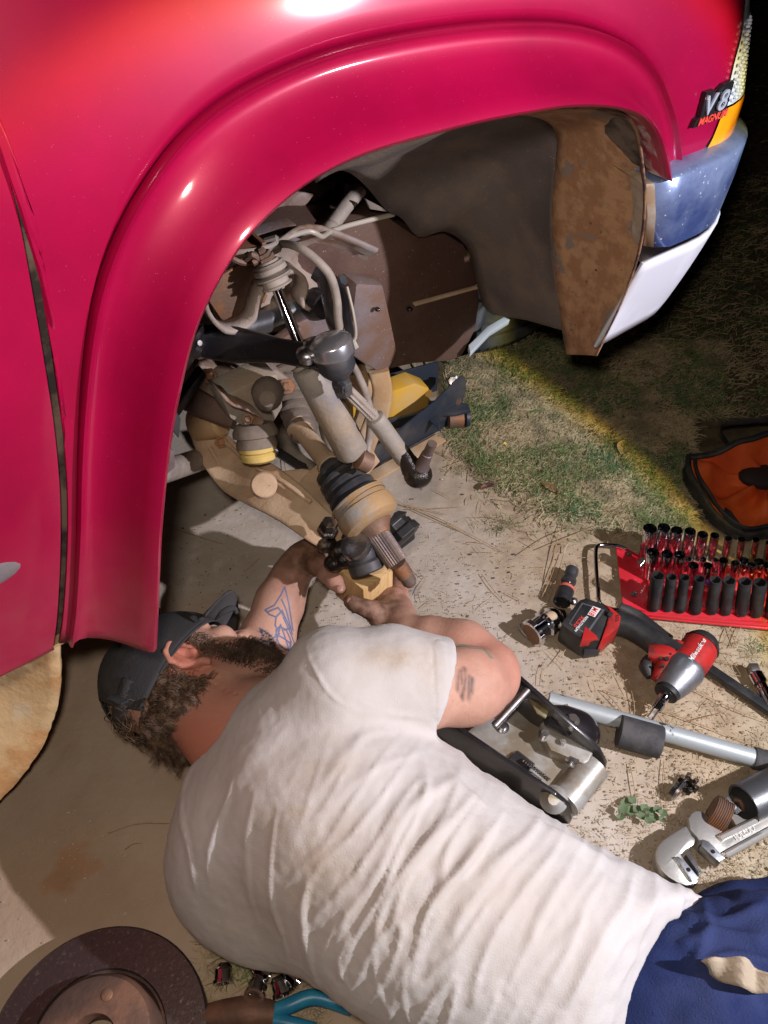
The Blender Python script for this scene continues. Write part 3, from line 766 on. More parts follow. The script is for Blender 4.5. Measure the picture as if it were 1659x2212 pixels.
put_text('V', .052 * k_, .014 * k_, .020 * k_, .0085, m_badge_chrome, 'letter', badge, .0012, .05, 1.0)
put_text('8', .050 * k_, .054 * k_, .021 * k_, .009, m_badge_chrome, 'letter', badge, .0012, .1, 1.0)
put_text('MAGNUM', .019 * k_, .010 * k_, .003 * k_, .0085, m_badge_red, 'lettering', badge, .0006, .2, .98)

# ---- frame and inner structure
Y1 = .40
def plate(name, pxs, y, th, m, bev=.004, ys=None, parent=truck):
    ys = ys or [y] * len(pxs)
    P = [T(p[0], p[1], yy) for p, yy in zip(pxs, ys)]
    return MB().prism(P, (0, th, 0)).build(name, m, parent, bevel=bev, ang=30)
plate('frame_rail', [(560, 520), (640, 505), (840, 468), (905, 512), (962, 503), (1005, 528), (1030, 585), (1038, 640), (1030, 712), (1000, 772), (975, 782), (895, 788), (840, 800), (818, 803), (790, 790), (768, 700), (640, 640), (560, 640)], Y1, .12, m_frame2, .012)
plate('frame_flange', [(895, 656), (1036, 618), (1037, 623), (897, 662)], Y1 - .006, .012, m_dusty, .001)
# steel step inboard of the rail, catching the torch
plate('crossmember', [(770, 612), (830, 615), (848, 700), (860, 760), (845, 798), (815, 803), (790, 790), (762, 770), (762, 680)], Y1 - .045, .05, m_frame, .01)
# shock tower / spring bucket body
tow = MB()
cpx = [((560, 590), .30), ((640, 545), .31), ((700, 522), .34), ((770, 530), .36), ((800, 570), .36)]
G = []
for t in np.linspace(0, 1, 14):
    r = []
    for s2 in np.linspace(0, 1, 12):
        a0 = T(470 + 340 * s2, 545 - 40 * math.sin(math.pi * s2) - 10 * s2, .27 + .09 * s2)
        a1 = T(470 + 360 * s2, 690 - 30 * s2, .33 + .05 * s2)
        p = a0 * (1 - t) + a1 * t
        p = p + np.array((0, .05 * math.sin(math.pi * t) - .03 * math.sin(math.pi * s2 * 2.1) * (1 - t), 0))
        r.append(p)
    G.append(r)
tow.grid(G)
tow.build('shock_tower', m_tower, truck, solid=.006)
# arched flanges of the tower
for pts, ys in (([(480, 565), (510, 552), (560, 548), (600, 552)], .29),):
    MB().tube([T(*p, ys) for p in pts], .0035, 8, smooth=5).build('flange_edge', m_tower, truck)
# S-shaped bracket edge below the mount
bp_ = [(440, 645), (448, 672), (468, 700), (492, 716), (520, 712), (545, 692), (556, 660), (570, 625), (600, 600), (632, 585), (655, 600), (660, 625), (652, 655), (668, 668)]
P = spl([T(*p, .25) for p in bp_], 60)
G = [[p + np.array((0, d, 0)) for d in (-.004, .012, .028)] for p in P]
MB().grid(G).build('mount_bracket', m_tower, truck, solid=.006)
plate('bracket_plate', [(452, 652), (478, 690), (510, 706), (536, 690), (550, 650), (575, 605), (610, 590), (600, 560), (520, 570), (470, 600)], .285, .006, m_rust, .002)
plate('tower_side', [(440, 640), (480, 575), (500, 548), (470, 560), (430, 620), (425, 655)], .27, .01, m_tower, .002)
# engine bay behind: dark wall, boss castings, blue-black duct
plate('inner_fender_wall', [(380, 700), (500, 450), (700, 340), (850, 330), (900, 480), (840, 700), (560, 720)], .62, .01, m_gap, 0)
eb = MB()
for (px, py, r_) in ((600, 440, 34), (640, 415, 40), (672, 420, 34), (690, 395, 26), (620, 460, 30), (575, 470, 24), (655, 450, 28), (560, 488, 16)):
    c = T(px, py, .56); eb.sphere(c, tm(c, r_) * np.array((1, .8, .8)), 14, 9)
eb.tube([T(560, 480, .54), T(640, 430, .52), T(700, 400, .54)], [.02, .03, .022], 10, smooth=4)
eb.build('engine_block', M_('dusty_casting', (.20, .13, .10), .75, c2=(.30, .23, .2), sc2=20, bump=.5, bsc=60), truck)
plate('engine_bracket', [(560, 455), (640, 412), (690, 380), (692, 420), (640, 462), (590, 490), (548, 500)], .50, .02, M_('muddy_bracket', (.15, .095, .08), .75, c2=(.24, .16, .13), sc2=25, bump=.4, bsc=70), .005)
plate('crossbar', [(505, 520), (640, 485), (655, 500), (650, 520), (600, 532), (500, 548)], .36, .03, m_frame, .004)
MB().tube([T(770, 392, .50), T(760, 430, .50), T(738, 470, .50), T(705, 500, .50)], [.035, .034, .03, .02], 12, smooth=4).build('intake_duct', m_black, truck)
MB().tube([T(778, 408, .42), T(745, 448, .41), T(712, 495, .40)], [.0125, .0125, .012], 12).build('diagonal_stay', m_hose, truck)
MB().sphere(T(715, 497, .395), .016, 10, 8).build('stay_clamp', m_hose, truck)
plate('liner_tab', [(790, 430), (825, 448), (838, 458), (800, 452)], .37, .006, m_liner, .001)
MB().tube([T(584, 521, .30), T(620, 512, .31), T(662, 500, .33), T(680, 503, .33), T(696, 511, .34), T(715, 500, .37), T(760, 485, .39), T(850, 463, .40)], .0042, 10, smooth=6).build('brake_line', m_line, truck)
# brake hose from the bracket over and down to the calliper end
hp = [((598, 527), .29), ((625, 528), .26), ((655, 540), .23), ((690, 568), .21), ((715, 600), .20), ((728, 650), .20), ((732, 700), .18), ((752, 770), .17), ((772, 808), .17), ((790, 850), .16), ((800, 900), .15), ((797, 950), .14), ((790, 985), .13)]
bh = MB().tube([T(*p, y) for p, y in hp], [.0055] * 2 + [.0064] * 3 + [.0062] * 8, 12, smooth=6).build('brake_hose', m_hose, truck)
MB().lathe(T(575, 535, .29), T(605, 524, .28), [(0, .010), (.1, .013), (.9, .012), (1, .009)], 10).build('hose_fitting', m_hose, bh)
# rusty hose bracket
hb = MB()
hb.prism([T(*p, .27) for p in [(566, 525), (574, 523), (583, 555), (576, 560)]], (0, .05, 0))
hb.prism([T(*p, .28) for p in [(520, 540), (566, 528), (568, 535), (524, 552)]], (0, .03, 0))
hb.tube([T(493, 548, .26), T(505, 560, .26), T(530, 568, .26), T(550, 560, .27), T(556, 548, .27)], .004, 6, smooth=4)
hb.tube([T(530, 560, .26), T(545, 550, .25), T(556, 560, .25), T(545, 568, .25)], .005, 6, smooth=4)
hb.build('hose_bracket', m_rust, truck, bevel=.001)

# ---- shock absorber
sh_top = T(560, 545, .25); rod0 = T(594, 612, .235); rod1 = T(652, 765, .17)
sax = unit(rod1 - rod0)
shk = MB().lathe(T(665, 790, .16), T(765, 985, .10), [(0, .0215), (.01, .024), (.03, .0255), (.94, .0255), (.98, .022), (1, .014)], 28).build('shock_absorber', m_shock, truck)
MB().lathe(T(590, 602, .238), T(668, 800, .155), [(0, .0075), (1, .0075)], 16).build('piston_rod', m_rodchrome, shk)
MB().lathe(T(656, 785, .163), T(672, 812, .15), [(0, .0225), (0, .0205), (.3, .018)], 22, caps=False).build('crimped_rim', m_shock, shk)
# upper mount stack: bushings, washers, nuts
bush = MB()
q0 = T(575, 562, .25); q1 = T(602, 625, .232)
st = [(0, .006), (.02, .0155), (.06, .0165), (.09, .0165), (.11, .021), (.16, .0225), (.19, .020), (.24, .023), (.38, .024), (.44, .020), (.46, .014), (.50, .020), (.52, .025), (.56, .026), (.60, .024), (.62, .019), (.80, .019), (.84, .022), (.88, .0225), (.92, .018), (.93, .010), (1.0, .0095)]
bush.lathe(q0, q1, st, 24)
bush.build('mount_bushing', m_hose, shk)
nu = MB().lathe(T(560, 535, .255), T(576, 565, .249), [(0, .004), (.15, .0065), (.35, .0065), (.36, .011), (.6, .011), (.62, .0135), (1, .0135)], 6)
nu.build('nut', m_rust, shk, smooth=False)
lo_ = MB().lathe(T(772, 990, .085), T(800, 1003, .075), [(0, .012), (.1, .016), (.9, .016), (1, .012)], 14)
lo_.lathe(T(752, 982, .12), T(798, 1008, .07), [(0, .007), (1, .007)], 8)
lo_.build('lower_eye', m_rust, shk)

# ---- upper control arm (satin black), ball joint, bolts
def arm(name, spine, m, parent=truck, n=30, ex=.42):
    """spine: ((px,py), y, half width px, half thick m) swept rectangle with rounded edges"""
    P = spl([T(*s_[0], s_[1]) for s_ in spine], n)
    ws = np.interp(np.linspace(0, 1, n), np.linspace(0, 1, len(spine)), [tm(T(*s_[0], s_[1]), s_[2]) for s_ in spine])
    hs = np.interp(np.linspace(0, 1, n), np.linspace(0, 1, len(spine)), [s_[3] for s_ in spine])
    G = []
    # view-independent frame: width measured in the vertical plane of the arm
    for i in range(n):
        t = unit(P[min(i + 1, n - 1)] - P[max(i - 1, 0)])
        up = np.array((0, 0, 1.0)); sd = unit(np.cross(t, up)); wv = unit(np.cross(sd, t))
        vd = unit(W2T(np.array((0, 0, CH))) - P[i])
        wv = unit(np.cross(t, vd)); sd = unit(np.cross(wv, t))
        r = []
        for k in range(17):
            a = 2 * math.pi * k / 16; ca, sa = math.cos(a), math.sin(a)
            r.append(P[i] + wv * ws[i] * (abs(ca) ** ex) * np.sign(ca) + sd * hs[i] * (abs(sa) ** ex) * np.sign(sa))
        G.append(r)
    mb = MB().grid(G)
    mb.f.append(tuple(range(16))); mb.m.append(0); mb.f.append(tuple((n - 1) * 17 + k for k in range(16))); mb.m.append(0)
    return mb.build(name, m, parent, ang=40)
uca = arm('upper_control_arm', [((405, 735), .29, 30, .012), ((450, 738), .28, 38, .014), ((510, 745), .25, 40, .014), ((570, 752), .21, 33, .014), ((630, 762), .17, 27, .014), ((675, 772), .14, 28, .014), ((700, 790), .13, 18, .010)], m_black)
arm('front_leg', [((680, 590), .33, 14, .012), ((705, 606), .31, 26, .014), ((722, 645), .27, 30, .015), ((732, 690), .22, 28, .015), ((744, 725), .18, 20, .012), ((738, 775), .15, 12, .010)], m_black, uca)
MB().lathe(T(392, 742, .27), T(436, 762, .25), [(0, .012), (.1, .028), (.25, .034), (.32, .024), (.45, .024), (.5, .034), (.6, .036), (.7, .030), (.75, .014), (1, .008)], 26).build('bushing', m_black, uca)
MB().lathe(T(404, 744, .262), T(432, 741, .235), [(0, .005), (1, .004)], 8).build('bushing_bolt', m_steel, uca)
MB().lathe(T(672, 655, .30), T(700, 662, .27), [(0, .022), (.3, .026), (.6, .024), (1, .02)], 22).build('bushing', m_black, uca)
tb = MB().lathe(T(560, 700, .30), T(700, 640, .32), [(0, .014), (1, .014)], 18); tb.lathe(T(500, 715, .29), T(575, 694, .30), [(0, .018), (1, .018)], 18)
tb.build('pivot_shaft', m_pipe, truck)
MB().lathe(T(728, 612, .29), T(742, 604, .28), [(0, .007), (.5, .007), (.5, .009), (1, .009)], 6).build('pivot_bolt', m_pipe, truck, smooth=False)
plate('cam_plate', [(640, 700), (700, 672), (742, 662), (752, 690), (700, 725), (655, 735)], .36, .02, m_frame, .003)
plate('cam_plate', [(596, 742), (650, 705), (656, 725), (612, 748)], .34, .02, m_frame, .003)
bj = MB().lathe(T(712, 734, .105), T(738, 828, .085), [(0, .010), (.03, .020), (.06, .0245), (.10, .026), (.30, .0262), (.33, .0275), (.40, .0275), (.42, .025), (.62, .0255), (.72, .022), (.88, .0125), (.95, .012), (1.0, .012)], 30)
ballj = bj.build('upper_ball_joint', m_rubber, truck)
MB().lathe(T(711.5, 732, .1045), T(720.5, 764, .0995), [(-.22, .002), (-.19, .009), (-.10, .018), (.0, .0245), (.12, .0280), (.22, .0292), (.95, .0292), (1.0, .026)], 32).build('chrome_cap', M_('bright_cap', (.6, .6, .64), .24, .85, coat=.5), ballj)
MB().lathe(T(737, 824, .086), T(743, 852, .082), [(0, .0125), (.1, .0145), (.5, .0145), (.55, .0135), (1, .0125)], 6).build('castle_nut', m_rubber, ballj, smooth=False, bevel=.001)
MB().prism([T(*p, .066) for p in [(739, 836), (747, 832), (750, 846), (746, 848), (745, 840), (742, 841), (743, 850), (740, 852)]], (0, .012, 0)).build('nut_slot', m_pipe, ballj)
for px, py, y in ((677, 742, .12), (661, 762, .115), (718, 733, .135)):
    a = T(px, py - 9, y); b = T(px + 3, py + 16, y)
    MB().lathe(a, b, [(0, .002), (.05, .008), (.2, .0125), (.4, .0145), (.5, .0145), (.52, .0115), (1, .0115)], 18).build('bolt', m_steel, ballj)
# plug clip at the front leg
MB().prism([T(*p, .14) for p in [(760, 738), (768, 734), (776, 750), (768, 756)]], (0, .008, 0)).build('connector_clip', m_line, truck, bevel=.001)
MB().tube([T(750, 620, .20), T(764, 680, .17), T(768, 730, .14), T(744, 745, .12)], .002, 6, smooth=5).build('sensor_wire', m_line, truck)

# ---- tie rod with its end
tr0 = T(748, 842, .115); tr1 = T(812, 905, .085)
tie = MB().lathe(T(808, 900, .088), T(880, 1000, .055), [(0, .010), (.02, .0145), (.1, .0155), (.12, .0145), (.9, .0145), (1, .012)], 22).build('tie_rod', m_shock, truck)
fl = MB(); a, b = tr0, tr1; d = unit(b - a); u = unit(np.cross(d, (0, 0, 1))); v = np.cross(d, u); vs = []
for t in (0, .92):
    for k in range(20):
        an = 2 * math.pi * k / 20; r = .0095 if k % 2 else .0075
        vs.append(a + (b - a) * t + r * (math.cos(an) * u + math.sin(an) * v))
fl.add(vs, [(k, (k + 1) % 20, (k + 1) % 20 + 20, k + 20) for k in range(20)])
fl.build('fluted_shaft', m_hose, tie, smooth=False)
MB().lathe(T(782, 874, .10), T(812, 906, .085), [(i / 14, .0095 if i % 2 else .0083) for i in range(15)], 16).build('thread', m_hose, tie)
te = MB(); c = T(903, 1026, .035)
te.sphere(c, (.023, .022, .020), 18, 12); te.lathe(T(868, 975, .06), T(890, 1012, .045), [(0, .0125), (.5, .014), (1, .018)], 16)
te.build('tie_rod_end', m_grease, tie)
MB().lathe(T(908, 1012, .035), T(934, 958, .02), [(0, .015), (.15, .0125), (.2, .0105), (.6, .0088), (.62, .0075), (1, .0075)], 16).build('threaded_stud', m_stub, tie)
MB().tube([T(898, 1040, .035), T(905, 1050, .03), T(909, 1058, .028)], .002, 5).build('cotter_pin', m_steel, tie)

# ---- drive shaft
ax0 = T(622, 862, .36); ax1 = T(716, 1010, .14); ax2 = T(760, 1058, .09); ax3 = T(812, 1128, .035); tip = T(885, 1258, -.045)
dax = unit(tip - ax3)
drv = MB().lathe(T(648, 925, .29), ax1, [(0, .024), (.1, .019), (.2, .0165), (.85, .0165), (.9, .020), (1, .021)], 22).build('drive_shaft', m_dusty, truck)
prb = []
for i in range(7):
    t = i / 7; r = .040 - .014 * t
    prb += [(t, r - .007), (t + .03, r), (t + .075, r), (t + .105, r - .007)]
MB().lathe(T(622, 812, .40), T(655, 935, .28), [(-.1, .044), (-.02, .046)] + prb + [(1.0, .024), (1.06, .022)], 28).build('inner_boot', m_boot, drv)
a = T(716, 1012, .140); b = T(782, 1092, .063); pro = [(-.12, .018), (-.02, .021)]
for i in range(5):
    t = i / 5; r = .031 + .015 * t ** .8
    pro += [(t, r - .006), (t + .035, r + .0005), (t + .11, r + .001), (t + .15, r - .005)]
pro += [(.99, .047), (1.0, .046)]
MB().lathe(a, b, pro, 36).build('outer_boot', m_rubber, drv)
a = T(772, 1078, .075); b = T(813, 1138, .024)
MB().lathe(a, b, [(0, .045), (.02, .048), (.07, .048), (.08, .0455), (.30, .0465), (.34, .049), (.62, .0495), (.80, .046), (.90, .038), (.93, .035)], 40).build('joint_housing', M_('clay_stained_housing', (.42, .27, .13), .7, .2, c2=(.34, .33, .31), sc2=13, c3=(.5, .38, .24), sc3=5, bump=.25, bsc=130), drv)
MB().lathe(T(796, 1117, .046), T(822, 1158, .012), [(0, .037), (.05, .040), (.18, .040), (.22, .036), (.36, .037), (.45, .031), (.62, .026), (.8, .021), (1, .018)], 36).build('dust_shield', m_rust, drv)
sp_ = MB(); a = T(806, 1140, .028); b = T(858, 1216, -.028); d = unit(b - a); u = unit(np.cross(d, (0, 0, 1))); v = np.cross(d, u); vs = []
NN = 56
for t, rr in ((0, .0180), (1, .0172)):
    for k in range(NN):
        an = 2 * math.pi * k / NN; r = rr + (.0011 if k % 2 else -.0003)
        vs.append(a + (b - a) * t + r * (math.cos(an) * u + math.sin(an) * v))
sp_.add(vs, [(k, (k + 1) % NN, (k + 1) % NN + NN, k + NN) for k in range(NN)] + [tuple(range(NN)), tuple(range(NN, 2 * NN))])
sp_.build('splined_stub', m_stub, drv, smooth=False)
MB().lathe(T(857, 1215, -.0275), T(876, 1243, -.0395), [(0, .0150), (.04, .0140)] + [(.06 + .9 * i / 24, .0135 if i % 2 else .0124) for i in range(25)] + [(1, .0118)], 22).build('stub_thread', m_rust, drv)
MB().lathe(T(874, 1240, -.0385), T(888, 1262, -.048), [(0, .0118), (.75, .0118), (.82, .0100), (.98, .0092), (1, .003)], 20).build('stub_tip', m_stub, drv)

# ---- lower control arm (tan) : two legs meeting at the lower ball joint
lca = arm('lower_control_arm', [((438, 925), .40, 30, .016), ((470, 975), .35, 42, .016), ((515, 1022), .29, 50, .016), ((572, 1052), .22, 52, .016), ((630, 1090), .16, 46, .016), ((685, 1135), .10, 40, .016), ((740, 1172), .07, 34, .016)], m_dusty, ex=.22)
arm('front_leg', [((800, 985), .25, 22, .014), ((755, 1015), .23, 38, .014), ((690, 1065), .19, 50, .014), ((680, 1110), .14, 46, .014), ((715, 1160), .09, 28, .014)], m_dusty, lca, ex=.22)
arm('web', [((590, 1040), .25, 20, .008), ((650, 1050), .22, 38, .008), ((700, 1060), .2, 40, .008)], m_dusty, lca)
MB().lathe(T(420, 915, .40), T(482, 905, .36), [(0, .026), (.1, .032), (.9, .032), (1, .026)], 22).build('bushing', m_tan, lca)
c = T(570, 1048, .19)
MB().lathe(c, c + unit(W2T(np.array((0, 0, CH))) - c) * .006, [(0, .022), (.5, .021), (.9, .019), (1, .016)], 26).build('stop_pad', m_dusty, lca)
MB().lathe(T(706, 1148, .05), T(712, 1128, .045), [(0, .016), (.3, .016), (.35, .012), (1, .012)], 6).build('lower_bolt', m_grease, lca, smooth=False, bevel=.001)
gm = MB()
for px, py, y, r in ((735, 1185, .06, 30), (705, 1175, .07, 24), (760, 1160, .06, 26), (722, 1215, .05, 24), (745, 1205, .045, 26)):
    c = T(px, py, y); gm.sphere(c, tm(c, r) * np.array((1, .9, .75)), 14, 9)
gm.build('greasy_knuckle_pad', m_grease, lca)
lb = MB().lathe(T(770, 1165, .035), T(795, 1236, -.005), [(0, .023), (.25, .026), (.3, .029), (.34, .026), (.45, .027), (.62, .0245), (.70, .028), (.95, .028), (1, .025)], 30)
lbj = lb.build('lower_ball_joint', m_rubber, truck)
MB().lathe(T(764, 1176, .02), T(775, 1188, .02), [(0, .022), (.4, .024), (1, .022)], 20).build('silver_band', m_steel, lbj)
# notched dark hub nut piece behind the housing
hn = MB()
hn.lathe(T(840, 1120, .05), T(880, 1165, .01), [(0, .020), (.25, .030), (.3, .024), (.55, .024), (.6, .030), (.9, .032), (1, .020)], 7)
hn.prism([T(*p, .02) for p in [(836, 1160), (862, 1142), (898, 1130), (896, 1165), (866, 1188), (848, 1180)]], (0, .02, 0))
hn.build('knuckle_stub', m_impact, truck, bevel=.0015, smooth=False)

# pressed edges and rivets of the lower arm
for pts in ([((452, 965), .37), ((500, 1042), .30), ((560, 1082), .235), ((625, 1120), .165), ((680, 1165), .105)], [((470, 940), .375), ((545, 1005), .275), ((610, 1040), .20), ((672, 1085), .14)]):
    MB().tube([T(*p, y - .018) for p, y in pts], .0042, 8, smooth=6).build('rolled_edge', m_dusty, lca)
c = T(478, 955, .345); MB().lathe(c, c + unit(W2T(np.array((0, 0, CH))) - c) * .02, [(0, .012), (.5, .012), (.55, .007), (1, .006)], 6).build('rivet', m_rust, lca, smooth=False)
for px_, py_, y_, r_ in ((560, 640, .30, .007), (700, 640, .30, .008), (620, 835, .34, .009), (452, 812, .345, .008), (535, 905, .25, .006)):
    c = T(px_, py_, y_); v_ = unit(W2T(np.array((0, 0, CH))) - c)
    MB().lathe(c, c + v_ * .014, [(0, r_ * 1.7), (.25, r_ * 1.6), (.27, r_), (.9, r_), (1, r_ * .7)], 6).build('bolt_head', m_rust, truck, smooth=False)
for px_, py_, y_, rx in ((815, 668, .345, 6), (885, 668, .395, 7)):
    c = T(px_, py_, y_); MB().sphere(c, (tm(c, rx), .006, tm(c, rx * .8)), 12, 8).build('drain_hole', m_black, truck)

# ---- bump stop and its bracket
bs = plate('bump_stop_bracket', [(478, 860), (560, 818), (600, 808), (610, 850), (612, 880), (585, 925), (530, 925), (498, 905)], .26, .05, m_shock, .006)
MB().lathe(T(578, 842, .25), T(578, 862, .20), [(0, .022), (.3, .025), (.8, .022), (1, .012)], 20).build('bracket_cap', m_boot, bs)
P = spl([T(*p, .235) for p in [(484, 858), (500, 870), (530, 880), (562, 900), (552, 926), (540, 940), (545, 925)]], 40)
MB().grid([[p + np.array((0, d, 0)) for d in (-.008, .02, .05)] for p in P]).build('pressed_rim', m_tower, bs, solid=.004)
stp = MB().lathe(T(548, 915, .25), T(556, 968, .23), [(0, .03), (.3, .036), (.5, .036), (.55, .030), (.8, .033), (.95, .033), (1, .028)], 28).build('bump_stop', m_boot, truck)
MB().lathe(T(554, 955, .233), T(560, 998, .218), [(0, .027), (.08, .030), (.4, .030), (.5, .026), (.58, .029), (.85, .028), (1, .020)], 30).build('foam_stop', m_yellow, stp)
plate('frame_bracket', [(395, 800), (440, 790), (500, 800), (600, 800), (640, 830), (600, 850), (560, 870), (520, 930), (470, 915), (420, 880), (390, 850)], .36, .05, m_tower, .006)
arm('diagonal_brace', [((400, 855), .36, 30, .012), ((450, 880), .33, 26, .012), ((510, 905), .29, 24, .012)], m_frame2)
# torsion bar and its rear mount, grey
MB().lathe(T(330, 1026, .30), T(455, 985, .38), [(0, .020), (1, .020)], 20).build('torsion_bar', m_hose, truck)
plate('torsion_mount', [(350, 905), (375, 880), (392, 905), (388, 950), (372, 930), (352, 960)], .30, .03, m_pipe, .004)
plate('torsion_mount', [(345, 965), (378, 975), (380, 1010), (345, 1040)], .26, .03, m_frame, .004)
# struts, shafts and the sway-bar link hanging behind
sl = arm('sway_bar_link', [((818, 800), .36, 22, .012), ((826, 850), .35, 22, .012), ((812, 905), .35, 24, .012), ((790, 960), .34, 22, .012), ((783, 1000), .34, 20, .012)], m_tan)
arm('differential_bracket', [((765, 800), .42, 26, .01), ((790, 870), .42, 20, .01), ((770, 950), .42, 18, .01)], m_tan)
MB().lathe(T(582, 965, .44), T(655, 1012, .40), [(0, .010), (.8, .010), (1, .012)], 14).build('prop_shaft', m_black, truck)
MB().lathe(T(700, 900, .36), T(720, 975, .30), [(0, .012), (.3, .016), (.7, .016), (1, .014)], 14).build('drop_link', m_hose, truck)
plate('sill_brace', [(372, 890), (440, 800), (448, 812), (384, 905)], .33, .02, m_black, .003)
# the frame seen past the rail, right down to where the liner ends
plate('rear_rail', [(980, 772), (1034, 690), (1050, 640), (1040, 600), (1020, 560), (1020, 760)], .50, .06, m_black, .003)

# ================================================================== things on the ground
VW = lambda P: unit(np.array((0, 0, CH)) - P)
def flatpoly(name, pxs, z0, z1, m, parent, bevel=.002, **k):
    top = [W(p[0], p[1], z1) for p in pxs]
    return MB().prism(top, (0, 0, z0 - z1)).build(name, m, parent, bevel=bevel, **k)
def ltext(s, size, px0, px1, z, m, name, parent, ext=.0006, shear=0, fit=None, lift=.0):
    """lettering lying on a horizontal face, baseline running from px0 towards px1"""
    a = W(*px0, z); b = W(*px1, z); dx = unit(b - a); dy = np.cross((0, 0, 1.0), dx)
    me = text_mesh(s, size, ext, shear); wd = max(v.co.x for v in me.vertices); sx = (np.linalg.norm(b - a) / wd) if fit else 1
    for v in me.vertices: v.co = Vector(a + dx * v.co.x * sx + dy * v.co.y + np.array((0, 0, v.co.z)))
    o = link(name, me, m); attach(o, parent); return o

# ---- impact driver
drv_ = empty('impact_driver', W(1340, 1420), 'red and black cordless impact driver with hex bit lying on the dirt', 'impact driver')
bt_ = flatpoly('battery', [(1252, 1295), (1266, 1290), (1300, 1302), (1322, 1316), (1312, 1350), (1298, 1384), (1262, 1383), (1236, 1366), (1214, 1350), (1216, 1340)], .004, .058, m_toolblack, drv_, .005)
flatpoly('label_panel', [(1257, 1301), (1306, 1317), (1268, 1372), (1228, 1347)], .056, .0592, M_('label_grey', (.10, .105, .11), .5), bt_, .0006)
flatpoly('label_face', [(1260, 1305), (1301, 1318), (1266, 1366), (1233, 1346)], .057, .0600, m_toolblack, bt_, .0004)
flatpoly('white_patch', [(1281, 1309), (1298, 1315), (1285, 1333), (1269, 1327)], .058, .0604, m_white, bt_, 0)
ltext('M18', .0135, (1283, 1311), (1272, 1326), .0608, m_redprint, 'lettering', bt_, fit=1)
ltext('REDLITHIUM', .0062, (1267, 1330), (1240, 1362), .0604, m_white, 'lettering', bt_, fit=1)
ltext('XC5.0', .0088, (1256, 1330), (1238, 1352), .0604, m_redprint, 'lettering', bt_, fit=1)
flatpoly('red_latch', [(1264, 1352), (1290, 1374), (1292, 1380), (1256, 1384)], .04, .0605, m_toolred, bt_, .001)
flatpoly('front_face', [(1262, 1392), (1298, 1388), (1296, 1406), (1262, 1412)], .012, .030, M_('battery_rib', (.03, .03, .032), .4), bt_, .001)
ft = flatpoly('handle_foot', [(1306, 1304), (1322, 1312), (1342, 1330), (1338, 1352), (1316, 1372), (1298, 1384), (1310, 1350), (1318, 1318)], .010, .062, m_toolred, drv_, .004)
flatpoly('foot_button', [(1315, 1318), (1325, 1323), (1322, 1333), (1312, 1328)], .05, .0645, m_toolblack, ft, .001)
for k in range(3): flatpoly('slot', [(1330, 1330 + 5 * k), (1337, 1327 + 5 * k), (1337, 1329 + 5 * k), (1330, 1333 + 5 * k)], .05, .0628, m_toolblack, ft, 0)
MB().tube([W(1318, 1345, .034), W(1355, 1352, .036), (W(1395, 1375, .036)), W(1432, 1400, .038), W(1462, 1420, .04)], [.020, .0215, .0205, .022, .026], 20, smooth=6, flat=1.15).build('grip', m_toolblack, drv_)
MB().tube([W(1338, 1312, .02), W(1375, 1330, .015), W(1420, 1365, .015), W(1448, 1382, .02)], [.010, .012, .012, .009], 12, smooth=5).build('belt_hook', m_toolblack, drv_)
h0 = W(1520, 1388, .045); h1 = W(1436, 1502, .040)
hd = MB().lathe(h0, h1, [(0, .020), (.02, .027), (.10, .0315), (.16, .0325), (.5, .0335)], 30).build('motor_housing', m_toolred, drv_)
MB().lathe(h0, h1, [(-.06, .012), (-.055, .024), (.0, .0285), (.06, .0325), (.075, .0325), (.08, .02)], 26).build('rear_cap', m_toolblack, hd)
MB().lathe(h0, h1, [(.46, .0330), (.50, .0345), (.54, .0350), (.66, .0325), (.86, .0255), (.92, .0225), (.93, .016)], 34).build('nose_cone', m_alu, drv_)
MB().lathe(h0, h1, [(.90, .0205), (.93, .0215), (.98, .0205), (.99, .013)], 26).build('nose_ring', m_toolblack, drv_)
b1 = W(1404, 1552, .018)
MB().lathe(h1 + (h0 - h1) * .03, b1, [(-.02, .008), (.05, .0098), (.22, .0098), (.25, .0078), (.33, .0078), (.36, .0096), (.60, .0096), (.64, .0070)], 18).build('bit_holder', m_chr, drv_)
MB().lathe(h1 + (h0 - h1) * .03, b1, [(.60, .0055), (1, .0055)], 6).build('hex_bit', m_steel, drv_, smooth=False)
tg = MB(); tg.tube([W(1402, 1420, .035), W(1396, 1440, .034), W(1404, 1462, .033)], [.008, .013, .007], 12, smooth=5); tg.build('trigger', m_toolblack, drv_)
gsd = MB(); gsd.tube([W(1400, 1412, .040), W(1440, 1418, .045), W(1480, 1432, .045)], [.016, .022, .022], 14, smooth=4)
gsd.tube([W(1418, 1470, .036), W(1438, 1440, .045), W(1470, 1400, .046)], [.010, .018, .02], 14, smooth=4)
gsd.build('trigger_housing', m_toolred, drv_)
for px, py, r_ in ((1441, 1422, .004), (1449, 1412, .002), (1434, 1437, .002), (1427, 1420, .0025)):
    c = W(px, py, .0665); MB().lathe(c - np.array((0, 0, .006)), c, [(0, r_), (1, r_)], 12).build('screw', m_toolblack, drv_)
# worn brand print running along the housing
a = W(1496, 1430, .078); b = W(1527, 1382, .080)
me = text_mesh('Milwaukee', .013, .0004, .3); wd = max(v.co.x for v in me.vertices); ex_ = unit(b - a); ez_ = VW(a); ey_ = unit(np.cross(ez_, ex_)); ez_ = np.cross(ex_, ey_)
hc, hdx = h0, unit(h1 - h0)
for v in me.vertices:
    P = a + ex_ * v.co.x * np.linalg.norm(b - a) / wd + ey_ * v.co.y
    q = P - hc; al = hdx * q.dot(hdx); rd = unit(q - al); v.co = Vector(hc + al + rd * (.0342 + v.co.z))
o = link('lettering', me, M_('worn_white_print', (.78, .76, .74), .6, c2=(.5, .06, .05), sc2=160, lo=.56, hi=.6)); attach(o, hd)

